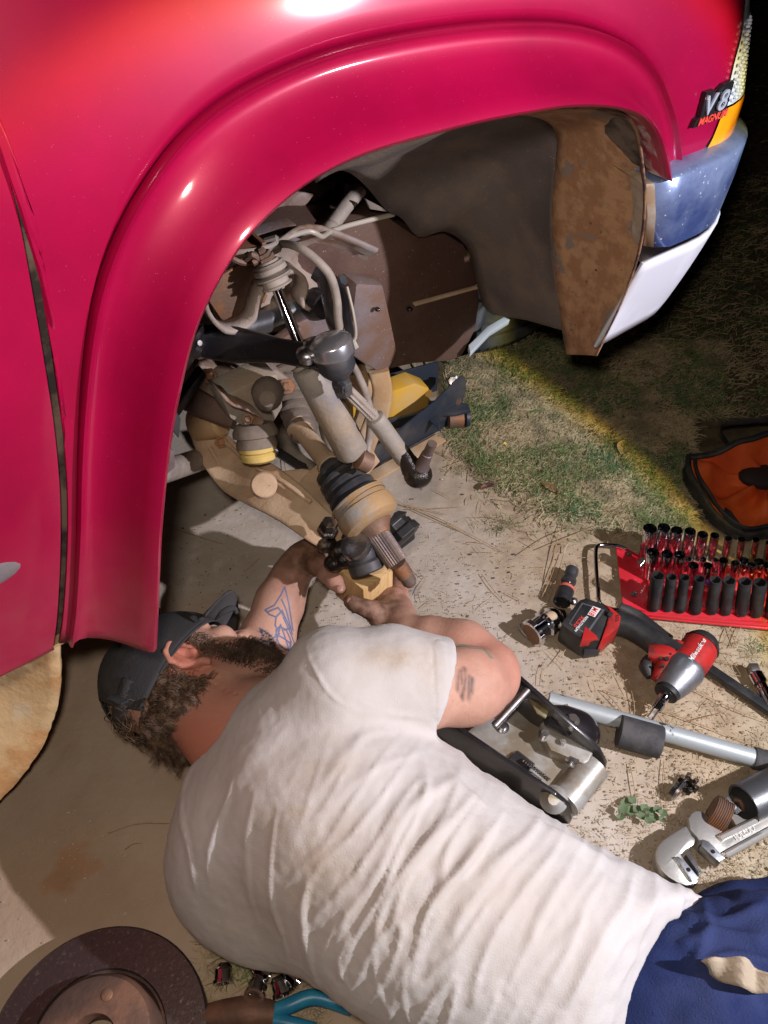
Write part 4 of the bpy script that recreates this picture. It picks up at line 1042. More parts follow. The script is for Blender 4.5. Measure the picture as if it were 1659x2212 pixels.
# ---- socket tray
tray = empty('socket_tray', W(1360, 1250), 'red metal socket tray with chrome end handle standing on the dirt', 'socket tray')
flatpoly('tray_plate', [(1331, 1184), (1346, 1180), (1384, 1200), (1392, 1212), (1800, 1285), (1800, 1352), (1398, 1326), (1394, 1320), (1346, 1308)], .004, .008, m_red, tray, .001)
def rail(p, q, zt, wd_px, name='rail'):
    a, b = W(*p, zt), W(*q, zt); R = frame(b - a); MB().box((a + b) / 2 - np.array((0, 0, zt / 2 - .004)), (np.linalg.norm(b - a), pm(a, wd_px), zt - .006), R).build(name, m_red, tray, bevel=.0015)
rail((1392, 1206), (1800, 1250), .020, 12); rail((1400, 1262), (1800, 1300), .022, 12)
rail((1362, 1322), (1800, 1362), .016, 9); rail((1362, 1328), (1800, 1370), .010, 8)
rail((1395, 1300), (1800, 1330), .020, 10)
MB().tube([W(1352, 1186, .010), W(1332, 1179, .014), W(1306, 1177, .015), W(1291, 1180, .015), W(1287, 1192, .015), W(1288, 1230, .015), W(1292, 1275, .015), W(1297, 1305, .014), W(1330, 1318, .012), W(1356, 1314, .010)], .0042, 12, smooth=6).build('end_handle', m_chr, tray)
for px, py in ((1358, 1198), (1369, 1284)):
    c = W(px, py, .008); MB().lathe(c, c + np.array((0, 0, .006)), [(0, .007), (.4, .007), (.42, .0045), (1, .0035)], 6).build('bolt', m_steel, tray, smooth=False)
    c = W(px + 13, py + 6, .004)
def socket(name, base, top, r, m, label, cat, grp, r2=None, hexn=6, band=None):
    """hollow socket from base to top point"""
    d = top - base; L = np.linalg.norm(d); ax = d / L; u = unit(np.cross(ax, (0, 1.0, 0))); v = np.cross(ax, u)
    r2 = r2 or r; n = 24; V = []; Fc = []
    prof = [(0, r2 * .9, 0), (.02, r2, 0), (.30, r2, 0), (.36, r, 0), (.5, r, 0), (.985, r, 0), (1.0, r * .95, 0), (1.0, r * .80, 1), (.97, r * .76, 1), (.62, r * .74, 1), (.62, 0.0005, 1)]
    for t, rr, hx in prof:
        for k in range(n):
            a = 2 * math.pi * k / n
            q = rr * (1 + (.07 * math.cos(a * hexn) if hx else 0))
            V.append(base + ax * t * L + q * (math.cos(a) * u + math.sin(a) * v))
    for i in range(len(prof) - 1):
        for k in range(n):
            Fc.append((i * n + k, i * n + (k + 1) % n, (i + 1) * n + (k + 1) % n, (i + 1) * n + k))
    Fc.append(tuple(range(n))[::-1])
    mbb = MB().add(V, Fc); o = mbb.build(name, m, ang=30); tag(o, label, cat, grp); return o
ords = ['leftmost', 'second from the left', 'third from the left', 'fourth from the left', 'fifth from the left', 'sixth from the left', 'seventh from the left', 'eighth from the left', 'ninth from the left', 'tenth from the left', 'eleventh from the left', 'twelfth from the left', 'thirteenth from the left']
def zfit(bpx, tpx):
    """base on the tray under the top: keep the photographed lean"""
    return W(*bpx, .012), tpx
back = [(1404, 1141, 15), (1434, 1139, 13.5), (1462, 1145, 12.6), (1491, 1147, 12), (1518, 1154, 11.3), (1544, 1156, 9.5), (1573, 1163, 8.2), (1602, 1165, 7.8), (1633, 1166, 7.4), (1662, 1172, 7)]
for i, (px, py, r_) in enumerate(back):
    b = W(px - 9, py + 58 - 1.5 * i, .012); t = W(px, py, .090 - .002 * i)
    socket('deep_socket', b, t, pm(t, r_), m_chr, 'chrome deep socket, %s in the back row of the red tray' % ords[i], 'socket', 'chrome deep sockets in the back row', hexn=6)
mid = [(1410, 1193, 13.5, 52), (1441, 1196, 12.2, 48), (1468, 1198, 12, 45), (1487, 1207, 7.5, 24), (1518, 1208, 7.5, 24), (1546, 1209, 7, 24), (1563, 1210, 9.5, 46), (1588, 1216, 8.5, 40), (1607, 1210, 10, 40), (1624, 1220, 8.5, 38), (1640, 1213, 10, 40), (1656, 1220, 9, 40)]
for i, (px, py, r_, hh) in enumerate(mid):
    b = W(px - hh * .13, py + hh, .014); t = W(px, py, .014 + hh * .00135)
    socket('socket', b, t, pm(t, r_), m_chr, 'chrome socket, %s in the middle row of the red tray' % ords[i], 'socket', 'chrome sockets in the middle row', hexn=6)
for i, (px, py, r_, hh, s_) in enumerate([(1498, 1221, 11, 34, '14'), (1529, 1221, 9.5, 46, '15')]):
    b = W(px - hh * .13, py + hh, .014); t = W(px, py, .014 + hh * .00135)
    o = socket('numbered_socket', b, t, pm(t, r_), m_chr, ['short chrome socket with blue size band in front of the middle row', 'chrome socket with the blue number 15 in front of the middle row'][i], 'socket', 'chrome sockets marked in blue')
    if s_ == '15':
        me = text_mesh(s_, .011, .0003); ax_ = unit(t - b); f_ = unit(VW(b) - ax_ * VW(b).dot(ax_)); x_ = np.cross(ax_, f_); c0_ = b + ax_ * .020 + f_ * (pm(t, r_) + .0005)
        wd = max(v.co.x for v in me.vertices)
        for v in me.vertices: v.co = Vector(c0_ + x_ * (v.co.x - wd / 2) + ax_ * v.co.y + f_ * v.co.z)
        l_ = link('lettering', me, M_('blue_print', (.02, .05, .6), .5)); attach(l_, o)
front = [(1421, 1243, 14.5, 62, 1), (1451, 1246, 11.5, 60, 1.15), (1479, 1247, 11, 62, 1.2), (1511, 1250, 11.8, 62, 1.2), (1546, 1252, 12.5, 60, 1.1), (1576, 1254, 13.5, 60, 1), (1610, 1256, 14, 60, 1), (1642, 1258, 14.5, 60, 1), (1676, 1262, 15, 60, 1)]
for i, (px, py, r_, hh, k_) in enumerate(front):
    b = W(px - hh * .17, py + hh + 8, .010); t = W(px, py, .010 + hh * .00145)
    socket('impact_socket', b, t, pm(t, r_), m_impact, 'matt black impact socket, %s in the front row of the red tray' % ords[i], 'impact socket', 'black impact sockets in the front row', r2=pm(t, r_) * k_)
o = MB().lathe(W(1384, 1222, .02), W(1395, 1208, .03), [(0, .010), (.7, .010), (1, .006)], 14).build('small_socket', m_chr); tag(o, 'stubby chrome socket lying on the left end of the tray rails', 'socket')

# ---- wobble extension with black socket, and a nut beside it
ue = empty('socket_extension', W(1222, 1270), 'short chrome and black swivel socket lying on dirt left of the tray handle', 'swivel socket')
a, b = W(1237, 1228, .016), W(1214, 1300, .016)
MB().lathe(a, b, [(0, .009), (.02, .0125), (.16, .0130), (.2, .0118), (.3, .0118), (.34, .0145), (.42, .0145), (.46, .007)], 20).build('drive_end', m_pipe, ue)
MB().lathe(a, b, [(.42, .0075), (.62, .0075)], 12).build('shank', m_chr, ue)
MB().lathe(a, b, [(.56, .0135), (.60, .0162), (.66, .0165)], 22).build('red_band', M_('red_band', (.75, .16, .12), .5), ue)
socket('socket', W(1222, 1276, .016), W(1213, 1301, .018), .0165, m_impact, None, None, None); sk_ = COL.objects[-1]
attach(bpy.data.objects[sk_.name], ue)
for k_ in ('label', 'category', 'group'):
    if k_ in sk_: del sk_[k_]
c = W(1240, 1300, .006); o = MB().lathe(c - (.004, 0, 0), c + np.array((.003, -.004, .008)), [(0, .007), (.3, .008), (.8, .008), (1, .004)], 6).build('hex_nut', m_steel, bevel=.0006); tag(o, 'small steel nut on the ground against the black swivel socket', 'nut')

# ---- broken ball joint with split collar
bjx = empty('old_ball_joint', W(1170, 1360), 'greasy worn out ball joint lying on dirt left of the impact driver', 'ball joint')
a, b = W(1205, 1328, .026), W(1146, 1372, .024)
MB().lathe(a, b, [(0, .016), (.1, .022), (.22, .024), (.26, .019), (.40, .020), (.44, .026), (.52, .026), (.56, .022), (.80, .0225), (.84, .027), (.97, .027), (.98, .020), (.94, .018)], 30).build('joint_body', m_chr, bjx)
MB().lathe(a, b, [(.88, .021), (.985, .021)], 26).build('rusted_face', m_rust, bjx)
MB().tube([W(1200, 1335, .02), W(1215, 1325, .02), W(1212, 1345, .02), W(1195, 1362, .015)], [.012, .008, .009, .006], 10, smooth=4).build('torn_boot', m_grease, bjx)
pts = [W(1123 + 26 * (1 - math.cos(t)) + 4 * math.sin(t), 1352 + 22 * t ** 1.0 * .9, .006 + .0 * t) for t in np.linspace(0, 2.0, 9)]
MB().tube(pts, .0045, 10, smooth=3, flat=1.6).build('snap_collar', m_steel, bjx)
MB().sphere(W(1190, 1330, .046), (.012, .010, .007), 10, 7).build('grease_lump', m_tan, bjx)

# ---- breaker bar and ratchet
o = MB(); a, b = W(1512, 1432, .010), W(1730, 1580, .010); o.box((a + b) / 2, (np.linalg.norm(b - a), .017, .014), frame(b - a)); o = o.build('breaker_bar', m_impact, bevel=.003); tag(o, 'long flat black steel bar running out from under the impact driver', 'steel bar')
rt = empty('ratchet', W(1645, 1480), 'chrome flex head ratchet lying at the right edge beside the black bar', 'ratchet')
MB().box(W(1627, 1446, .016), (.016, .016, .018), frame(W(1640, 1480, .016) - W(1627, 1446, .016))).build('drive_square', m_steel, rt, bevel=.002)
MB().lathe(W(1628, 1450, .014), W(1680, 1540, .014), [(0, .008), (.08, .013), (.3, .013), (.34, .009), (.42, .009), (.46, .0135), (.75, .0135), (1, .010)], 18).build('ratchet_body', m_chr, rt)

# ---- jack pole with dark sleeve
pol = empty('jack_pole', W(1450, 1600), 'chipped silver jack handle pole with black end grip on the dirt', 'jack handle')
a, b = W(1185, 1512, .030), W(1632, 1638, .014)
MB().lathe(a, b, [(0, .0150), (1, .0150)], 22).build('pole', m_pole, pol)
MB().lathe(b + (a - b) * .01, b + (b - a) * .35, [(0, .0175), (.03, .0185)] + [(.05 + i * .06, .0185 - .0008 * (i % 2)) for i in range(16)], 22).build('end_grip', m_foam, pol)
a, b = W(1336, 1578, .026), W(1428, 1604, .024)
MB().lathe(a, b, [(0, .019), (0, .0255), (.02, .027), (.98, .027), (1, .0255), (1, .015)], 28).build('foam_sleeve', m_foam, pol)

# ---- low profile jack by the mechanic's elbow
jk = empty('service_jack', W(1150, 1620), 'silver and black low floor jack lying behind the mechanic\'s back', 'floor jack')
def vplate(name, top, z1, z0, th, m, parent, bev=.002):
    """upright plate whose upper edge is seen along the px polyline (each with its own height)"""
    T_ = [W(p[0], p[1], p[2] if len(p) > 2 else z1) for p in top]
    d = T_[-1] - T_[0]; nrm = unit(np.cross((0, 0, 1.0), d))
    poly = T_ + [np.array((q[0], q[1], z0)) for q in T_[::-1]]
    return MB().prism(poly, nrm * th).build(name, m, parent, bevel=bev)
vplate('side_plate', [(930, 1560, .10), (960, 1553, .12), (1080, 1640, .12), (1200, 1718, .105), (1228, 1742, .08), (1236, 1768, .03)], .12, .006, .007, m_black, jk)
vplate('side_plate', [(1105, 1468, .14), (1122, 1466, .15), (1200, 1538, .14), (1270, 1598, .12), (1292, 1620, .10), (1308, 1650, .06), (1300, 1690, .015)], .12, .006, .007, m_black, jk)
flatpoly('jack_bed', [(1000, 1585), (1100, 1500), (1290, 1640), (1288, 1668), (1232, 1752), (1180, 1720)], .02, .060, m_jackgrey, jk, .01)
MB().lathe(W(1068, 1568, .125), W(1140, 1490, .14), [(0, .0065), (1, .0065)], 16).build('cross_rod', m_steel, jk)
MB().lathe(W(1215, 1735, .055), W(1285, 1650, .060), [(0, .016), (.04, .026), (.96, .026), (1, .014)], 24).build('rear_roller', m_jackgrey, jk)
cv = flatpoly('pump_cover', [(1168, 1562), (1180, 1552), (1196, 1556), (1282, 1604), (1286, 1618), (1272, 1644), (1262, 1650), (1190, 1620), (1172, 1588)], .055, .085, m_jackgrey, jk, .004)
flatpoly('notch', [(1268, 1598), (1288, 1604), (1292, 1614), (1280, 1612), (1270, 1606)], .07, .0865, m_black, cv, .001)
flatpoly('name_plate', [(1143, 1509), (1150, 1507), (1187, 1533), (1179, 1551), (1160, 1540)], .119, .123, M_('tarnished_plate', (.38, .34, .22), .45, .5, c2=(.25, .2, .1), sc2=20), jk, .0005)
MB().tube([W(1180, 1545, .10), W(1220, 1556, .09), W(1262, 1570, .07), W(1278, 1588, .055), W(1268, 1600, .045)], [.018, .026, .026, .022, .016], 18, smooth=5, flat=.6).build('front_lobe', m_black, jk)
for px, py, z, r_ in ((1238, 1553, .115, .011), (1177, 1586, .088, .010), (1216, 1604, .088, .008), (1085, 1568, .064, .012), (1240, 1640, .08, .013)):
    c = W(px, py, z); bo = MB().lathe(c - (0, 0, .008), c, [(0, r_), (.5, r_), (.52, r_ * .62), (1.6, r_ * .6)], 18); bo.build('bolt', m_steel, jk)
c = W(1196, 1727, .082); MB().lathe(c - VW(c) * .012, c + VW(c) * .010, [(0, .020), (.3, .021), (.5, .018), (.8, .014), (1, .008)], 24).build('axle_cap', m_jackgrey, jk)
P = [W(1130 + 55 * t + 3.2 * math.cos(t * 75), 1640 + 45 * t + 3.2 * math.sin(t * 75), .075 + .004 * math.sin(t * 75)) for t in np.linspace(0, 1, 120)]
MB().tube(P, .0012, 6).build('return_spring', m_steel, jk)
MB().lathe(W(1100, 1640, .05), W(1145, 1676, .05), [(0, .012), (.1, .02), (.9, .02), (1, .012)], 18).build('jack_roller', m_black, jk)

# ---- plug with threads and castellated nut
pl_ = empty('threaded_plug', W(1465, 1705), 'small silver threaded plug lying on dirt left of the black castle nut', 'threaded plug')
MB().lathe(W(1452, 1700, .012), W(1468, 1712, .013), [(0, .009), (.12, .0125), (.2, .010), (.3, .0125), (.4, .010), (.5, .0125), (.6, .010), (.66, .011), (.70, .0165), (1, .0165)], 24).build('plug_body', m_steel, pl_)
c = W(1468.5, 1712.5, .0135); d_ = unit(W(1468, 1712, .013) - W(1452, 1700, .012)); MB().lathe(c, c + d_ * .001, [(0, .007), (1, .006)], 6).build('hex_recess', m_rust, pl_)
cn = MB(); c = W(1487, 1693, .010); cn.lathe(c - (0, 0, .01), c, [(0, .012), (1, .012), (1.0, .006), (.3, .005)], 12)
for k in range(6):
    an = k * 1.047 + .3; cn.box(c + np.array((math.cos(an) * .0125, math.sin(an) * .0125, 0)), (.007, .006, .017), np.stack(((math.cos(an), math.sin(an), 0), (-math.sin(an), math.cos(an), 0), (0, 0, 1)), 1))
o = cn.build('castle_nut', m_grease, bevel=.0008, smooth=False); tag(o, 'black castellated axle nut beside the silver threaded plug', 'castle nut')

# ---- pipe wrench with a length of pipe over its handle
Z3 = lambda x, y: (1393.6 + .16 * x, 1659 + .16 * y)
wr = empty('pipe_wrench', W(1480, 1840), 'large worn aluminium pipe wrench at the right edge on the dirt', 'pipe wrench')
hj = flatpoly('hook_jaw', [Z3(*p) for p in [(640, 915), (560, 770), (480, 815), (370, 885), (250, 970), (175, 1060), (150, 1160), (165, 1270), (220, 1380), (310, 1470), (430, 1545), (560, 1590), (660, 1600), (715, 1540), (725, 1478), (640, 1360), (520, 1215), (500, 1160), (540, 1110), (660, 1040), (690, 960)]], .006, .036, m_wrench, wr, .004)
js = flatpoly('jaw_teeth', [Z3(*p) for p in [(395, 1205), (440, 1190), (530, 1245), (725, 1480), (635, 1535), (600, 1490), (470, 1290)]], .02, .041, m_alu, hj, .001)
for k in range(11):
    t = k / 10; p = (545 + 165 * t, 1205 + 240 * t); q = Z3(*p); c = W(*q, .030); MB().box(c, (.0035, .005, .026), frame(W(q[0] + 3, q[1] + 3, .03) - c)).build('tooth', m_steel, js)
bd = flatpoly('wrench_head', [Z3(*p) for p in [(590, 690), (630, 610), (700, 575), (780, 590), (900, 700), (1000, 800), (1070, 880), (1110, 885), (1230, 830), (1240, 790), (1150, 640), (1160, 600), (1260, 640), (1340, 690), (1420, 690), (1520, 650), (2100, 330), (2150, 560), (1100, 1195), (1020, 1260), (990, 1250), (770, 1040), (700, 930), (610, 830)]], .006, .034, m_wrench, wr, .004)
hs = flatpoly('heel_teeth', [Z3(*p) for p in [(770, 960), (860, 990), (1060, 1190), (1000, 1265), (930, 1210), (760, 1050)]], .02, .0385, m_alu, bd, .001)
for k in range(10):
    t = k / 9; p = (765 + 215 * t, 1085 + 210 * t); q = Z3(*p); c = W(*q, .022); MB().box(c, (.0035, .005, .026), frame(W(q[0] + 3, q[1] + 3, .022) - c)).build('tooth', m_steel, hs)
for p0_, p1_ in (((1010, 950), (2150, 380)), ((1080, 1180), (2150, 590))):
    MB().tube([W(*Z3(*p0_), .036), W(*Z3(*p1_), .036)], .0052, 10).build('handle_rim', m_wrench, bd)
ltext('TOLEDO', .017, Z3(1215, 985), Z3(1500, 845), .0345, M_('cast_letters', (.78, .77, .73), .4, .4), 'lettering', bd, ext=.0010, fit=1)
c = W(*Z3(915, 1130), .0385); MB().lathe(c, c + np.array((0, 0, .001)), [(0, .003), (1, .003)], 12).build('pin', m_black, hs)
c = W(*Z3(585, 1375), .041); MB().lathe(c, c + np.array((0, 0, .001)), [(0, .003), (1, .003)], 12).build('pin', m_black, js)
kn = MB().lathe(W(*Z3(880, 560), .030), W(*Z3(1060, 720), .026) * 0 + W(*Z3(1110, 700), .028), [(0, .022), (.06, .026)] + [(.1 + .8 * i / 14, .0265 if i % 2 else .0248) for i in range(15)] + [(.94, .026), (1, .022)], 30)
kn.build('knurled_nut', m_rust, wr)
rk = flatpoly('hook_shank', [Z3(*p) for p in [(1010, 510), (1160, 420), (1290, 560), (1120, 640)]], .012, .036, m_wrench, wr, .002)
for k in range(7):
    t = k / 6; q = Z3(1010 + 145 * t, 500 - 85 * t); c = W(*q, .030); MB().box(c, (.0028, .006, .014), frame((.87, .5, 0))).build('rack_tooth', m_steel, rk)
for k in range(4):
    t = k / 3; q = Z3(1205 + 70 * t, 615 - 50 * t); c = W(*q, .030); MB().box(c, (.0028, .006, .014), frame((.87, .5, 0))).build('rack_tooth', m_steel, rk)
MB().tube([W(*Z3(1180, 430), .032), W(*Z3(1260, 440), .033), W(*Z3(1310, 500), .033), W(*Z3(1300, 570), .033)], .0045, 8, smooth=4).build('spring_clip', m_rust, rk)
pp = MB(); a, b = W(*Z3(1330, 490), .034), W(*Z3(2300, 20), .034); ax_ = unit(b - a)
o = MB().lathe(a, b, [(.30, .0275), (0, .0275), (-.004, .0295), (0, .0318), (1, .0318)], 40, caps=False).build('steel_pipe', m_pipe); tag(o, 'grey steel pipe lying over the pipe wrench handle at the right edge', 'pipe')

# ---- tool bag
bag = empty('tool_bag', W(1600, 1080), 'open orange tool bag with black zip edge at the dark grass edge', 'tool bag')
rim = [(1487, 987), (1488, 1013), (1500, 1042), (1518, 1070), (1534, 1098), (1556, 1122), (1582, 1142), (1606, 1154), (1640, 1152), (1720, 1130), (1800, 1060), (1790, 960), (1720, 925), (1660, 936), (1625, 948), (1592, 955), (1554, 976), (1515, 985)]
n = 72
zs = [.05, .045, .04, .035, .03, .026, .022, .02, .022, .03, .04, .10, .13, .12, .11, .10, .08, .06]
R_ = spl([np.append(W(*p, z)[:2], z) for p, z in zip(rim + [rim[0]], zs + [zs[0]])], n, 6)
cen = W(1660, 1050, .02); G = []
for i in range(n):
    r = []
    for k in range(15):
        t = k / 14; q = R_[i] * (1 - t) + cen * t
        dz = -.0 - .035 * math.sin(math.pi * min(1, t * 1.2)) * .4 + .020 * math.sin(i * .62 + 3 * t) * math.sin(math.pi * t) + .040 * noise.noise(Vector((q[0] * 14, q[1] * 14, 2))) * min(1, 4 * t) * (1 - t * .5) + .012 * noise.noise(Vector((q[0] * 34, q[1] * 34, 7))) * min(1, 5 * t)
        q = q + np.array((0, 0, dz)); q[2] = max(q[2], .006 + .004 * t); r.append(q)
    G.append(r)
MB().grid(G).build('lining', m_orange, bag, ang=180)
MB().grid([[R_[i], np.array((*(R_[i][:2] * 1.0 + (cen[:2] - R_[i][:2]) * -.01), 0.0))] for i in range(n)]).build('side_wall', m_webbing, bag)
MB().tube(list(R_), .0065, 8, flat=1.3).build('zip_edge', m_webbing, bag)
MB().tube([p + unit(cen - p) * .014 + np.array((0, 0, .004)) for p in R_[:40]], .0045, 8, flat=1.5).build('piping', m_webbing, bag)
MB().tube([W(1572, 958, .10), W(1560, 940, .12), W(1556, 928, .13), W(1563, 918, .135), W(1590, 912, .135), W(1680, 906, .13)], .009, 8, smooth=6, flat=.25).build('carry_strap', m_webbing, bag)
MB().prism([W(*p, .024) for p in [(1554, 1092), (1578, 1108), (1606, 1146), (1598, 1150), (1570, 1128), (1545, 1098)]], (0, 0, .006)).build('zip_flap', m_webbing, bag, bevel=.002)
MB().sphere(W(1655, 1030, .035), (.06, .035, .02), 16, 10).build('dark_pocket', M_('dark_pocket_cloth', (.02, .012, .012), .8), bag)

# ---- floor jack under the frame
fj = empty('trolley_jack', W(920, 920), 'yellow and dark grey trolley jack standing under the truck frame', 'trolley jack')
def pl2(name, pxs, th, m, bev=.003, d=None):
    pts = [W(p[0], p[1], p[2]) for p in pxs]; nn = unit(np.cross(pts[1] - pts[0], pts[2] - pts[0])) if d is None else d
    return MB().prism(pts, nn * th).build(name, m, fj, bevel=bev)
def up_plate(name, p0, p1, prof, th, m, bev=.003, parent=None):
    """upright plate standing on the ground line p0-p1 (px); prof: (fraction along, height)"""
    a, b = W(*p0), W(*p1); d = b - a; nn = unit(np.cross((0, 0, 1.0), d))
    return MB().prism([a + d * t + np.array((0, 0, h)) for t, h in prof], nn * th).build(name, m, parent or fj, bevel=bev)
sp_l = up_plate('side_plate', (775, 1032), (1000, 905), [(0, .004), (.90, .004), (.97, .04), (1.0, .08), (1.0, .110), (.98, .128), (.95, .135), (.90, .132), (.72, .105), (.38, .075), (.05, .06), (0, .05)], .006, m_jackblack)
up_plate('flange', (778, 1034), (945, 940), [(0, .0), (1, 0.0), (1, .006), (0, .006)], -.03, m_tan, .001)
a = W(972, 870, .10); c = W(978, 823, .09)
MB().lathe(c - VW(c) * .02, c + VW(c) * .010, [(0, .016), (.4, .016), (.45, .011), (1, .010)], 6).build('side_bolt', m_steel, fj, smooth=False)
c = W(926, 850, .075); MB().lathe(c - VW(c) * .006, c + VW(c) * .001, [(0, .009), (1, .009)], 16).build('hole', m_jackyellow, sp_l)
cst = MB().prism([W(*p, .060) for p in [(925, 866), (970, 858), (1012, 872), (1016, 884), (985, 892), (945, 892)]], (0, 0, -.012)).build('caster_bracket', m_jackblack, fj, bevel=.004)
c = W(988, 864, .066); MB().lathe(c - (0, 0, .01), c + np.array((0, 0, .006)), [(0, .010), (1, .009)], 6).build('caster_bolt', m_rust, cst)
MB().prism([W(*p, .060) for p in [(925, 868), (945, 892), (950, 930), (925, 905)]], (.004, 0, -.006)).build('caster_arm', m_jackblack, cst, bevel=.002)
a, b = W(966, 905, .024), W(1002, 902, .024)
MB().lathe(a, b, [(0, .012), (.08, .023), (.92, .023), (1, .012)], 26).build('caster_wheel', m_rust, cst)
MB().lathe(a + (b - a) * 1.0, b + (b - a) * .28, [(0, .018), (.3, .024), (1, .022)], 20).build('wheel_fork', m_jackblack, cst)
up_plate('lift_arm', (765, 955), (925, 900), [(0, .0), (1, .03), (1, .085), (.80, .115), (0, .11)], .05, m_jackyellow, .006)
up_plate('cross_member', (770, 955), (905, 925), [(0, .02), (1, .03), (1, .055), (0, .05)], -.012, m_jackblack)
up_plate('far_plate', (745, 900), (945, 845), [(0, 0), (1, 0), (1, .09), (0, .09)], .006, m_jackblack)

# ---- wheel lying flat under the bumper
wh = empty('spare_wheel', W(940, 690), 'black road tyre lying flat on the grass beneath the truck frame', 'wheel')
cw = W(1110, 705); rim_r = .30
cw = np.array((.20, 1.92, 0)); cw = W(985, 640, 0)
edge_pt = W(1070, 785, 0)
R_t = .33; cw = np.array((W(1050, 787)[0] - .10, W(1050, 787)[1] + .31, 0))
pr_ = [(0, .20), (.005, .27), (.03, .312), (.05, .326)]
z = .055
for g in range(4):
    pr_ += [(z, .329), (z + .030, .330), (z + .031, .321), (z + .038, .321), (z + .039, .330)]; z += .039
pr_ += [(z + .03, .328), (z + .045, .315), (z + .06, .28), (z + .055, .21)]
MB().lathe(cw, cw + np.array((0, 0, 1.0)), pr_, 96, caps=False).build('tyre', m_tyre, wh, ang=30)
MB().lathe(cw + np.array((0, 0, .03)), cw + np.array((0, 0, 1.03)), [(0, .2), (.15, .2), (.13, .17), (.10, .05)], 40).build('rim', m_steel, wh)
sl_ = MB()
for k in range(90):
    an = 2 * math.pi * k / 90; c = cw + np.array((math.cos(an) * .3265, math.sin(an) * .3265, .050)); sl_.box(c, (.003, .003, .016), np.stack(((-math.sin(an), math.cos(an), 0), (math.cos(an), math.sin(an), 0), (0, 0, 1)), 1))
tg_ = sl_.build('shoulder_sipes', m_black, wh)
o = MB().prism([W(1012, 745, .24), W(1052, 706, .24), W(1088, 684, .26), W(1102, 690, .26), W(1060, 716, .24), W(1016, 762, .24)], (0, .01, -.02)).build('white_crossbar', m_whitepaint, bevel=.002); tag(o, 'white painted steel strip lying across the tyre under the truck', 'steel strip')
o = MB().tube([W(1022, 712, .22), W(1038, 650, .28)], .018, 12).build('grey_strut', m_pipe); tag(o, 'blue grey steel strut standing on the tyre behind the frame rail', 'strut')

# ---- brake rotor
ro = empty('brake_rotor', W(215, 2215), 'worn iron brake rotor lying on the concrete at the lower left', 'brake rotor')
cr = W(212, 2262, .02); cr[2] = 0; tl = np.array((.03, .02, 1.0)); tl = unit(tl)
MB().lathe(cr + tl * .002, cr + tl * 1.002, [(0, .085), (.0, .138), (.002, .1405), (.009, .1405), (.009, .132), (.017, .132), (.017, .1405), (.024, .1405), (.0265, .138), (.0265, .088), (.024, .086)], 110, caps=False).build('friction_ring', m_rotor, ro, ang=30)
MB().lathe(cr + tl * .002, cr + tl * 1.002, [(.020, .0885), (.021, .083), (.050, .076), (.057, .072), (.0585, .066), (.0585, .030), (.052, .028), (.03, .028)], 72, caps=False).build('rotor_hat', m_rotorhat, ro, ang=30)
for k in range(5):
    an = 2 * math.pi * k / 5 + math.radians(81); c = cr + np.array((math.cos(an) * .0505, math.sin(an) * .0505, 0)) + tl * .0595
    MB().lathe(c, c + tl * .0018, [(0, .0075), (.5, .0075), (1, .006)], 18).build('stud_hole', m_rust, ro)

# ---- lug nuts
def nut(p, q, z, lab):
    a, b = W(*p, .013), W(*q, z)
    o = MB().lathe(a, b, [(0, .004), (.05, .009), (.25, .0125), (.34, .0130), (.36, .0118), (.80, .0118), (.84, .0140), (1, .0140), (1, .009), (.7, .007)], 6 if False else 18).build('lug_nut', m_chr, ang=30)
    tag(o, lab, 'lug nut', 'chrome lug nuts on the ground')
nut((482, 2080), (482, 2125), .013, 'dark chrome lug nut nearest the brake rotor, lying on straw')
nut((545, 2084), (582, 2108), .013, 'chrome lug nut lying against the hem of the white shirt')
nut((560, 2118), (549, 2152), .026, 'bright chrome lug nut standing nearest the blue handled pliers')
nut((600, 2108), (611, 2150), .013, 'chrome lug nut between two others above the blue grip')
nut((618, 2098), (644, 2120), .016, 'lug nut half hidden under the white shirt, furthest right')
nut((548, 2062), (575, 2072), .013, 'chrome lug nut topmost of the pile, touching the shirt')

# ---- pliers
pr2 = empty('pliers', W(560, 2195), 'rusty pliers with bright blue dipped handles at the bottom edge', 'pliers')
MB().tube([W(440, 2200, .012), W(480, 2192, .016), (W(540, 2186, .018)), W(592, 2190, .016)], [.016, .018, .020, .015], 12, smooth=5, flat=.7).build('jaws', m_rotorhat, pr2)
MB().tube([W(588, 2184, .016), W(625, 2172, .018), W(665, 2156, .018), W(700, 2158, .016), W(760, 2180, .012)], [.009, .0105, .0105, .010, .009], 12, smooth=5).build('handle', m_blueplast, pr2)
MB().tube([W(588, 2204, .014), W(620, 2210, .014), W(680, 2225, .012)], [.009, .0095, .009], 12, smooth=4).build('handle', m_blueplast, pr2)

# ---- clay-caked guard at the far left
G = []
ed = spl([W(*p, z) for p, z in (((132, 1392), .30), ((134, 1440), .26), ((130, 1500), .20), ((108, 1570), .14), ((62, 1650), .09), ((0, 1718), .06), ((-90, 1800), .05))], 40)
cc = W(-330, 1400, .30)
for i in range(40):
    r = []
    for k in range(22):
        t = k / 21; q = ed[i] * (1 - t) + cc * t
        q = q + np.array((0, 0, .06 * math.sin(math.pi * t * .5) + .004 * noise.noise(Vector((q[0] * 25, q[1] * 25, 3))) + .003 * noise.noise(Vector((q[0] * 60, q[1] * 60, 9)))))
        if k == 0: q = q + np.array((.002 * noise.noise(Vector((i * .9, 2, 1))), .004 * noise.noise(Vector((i * 1.3, 5, 1))), 0))
        r.append(q)
    G.append(r)
o = MB().grid(G).build('mud_guard', M_('caked_clay', (.62, .43, .22), .85, c2=(.52, .28, .11), sc2=8, lo=.45, hi=.55, c3=(.66, .60, .50), sc3=5, lo3=.6, hi3=.72, bump=.8, bsc=40), solid=.012)
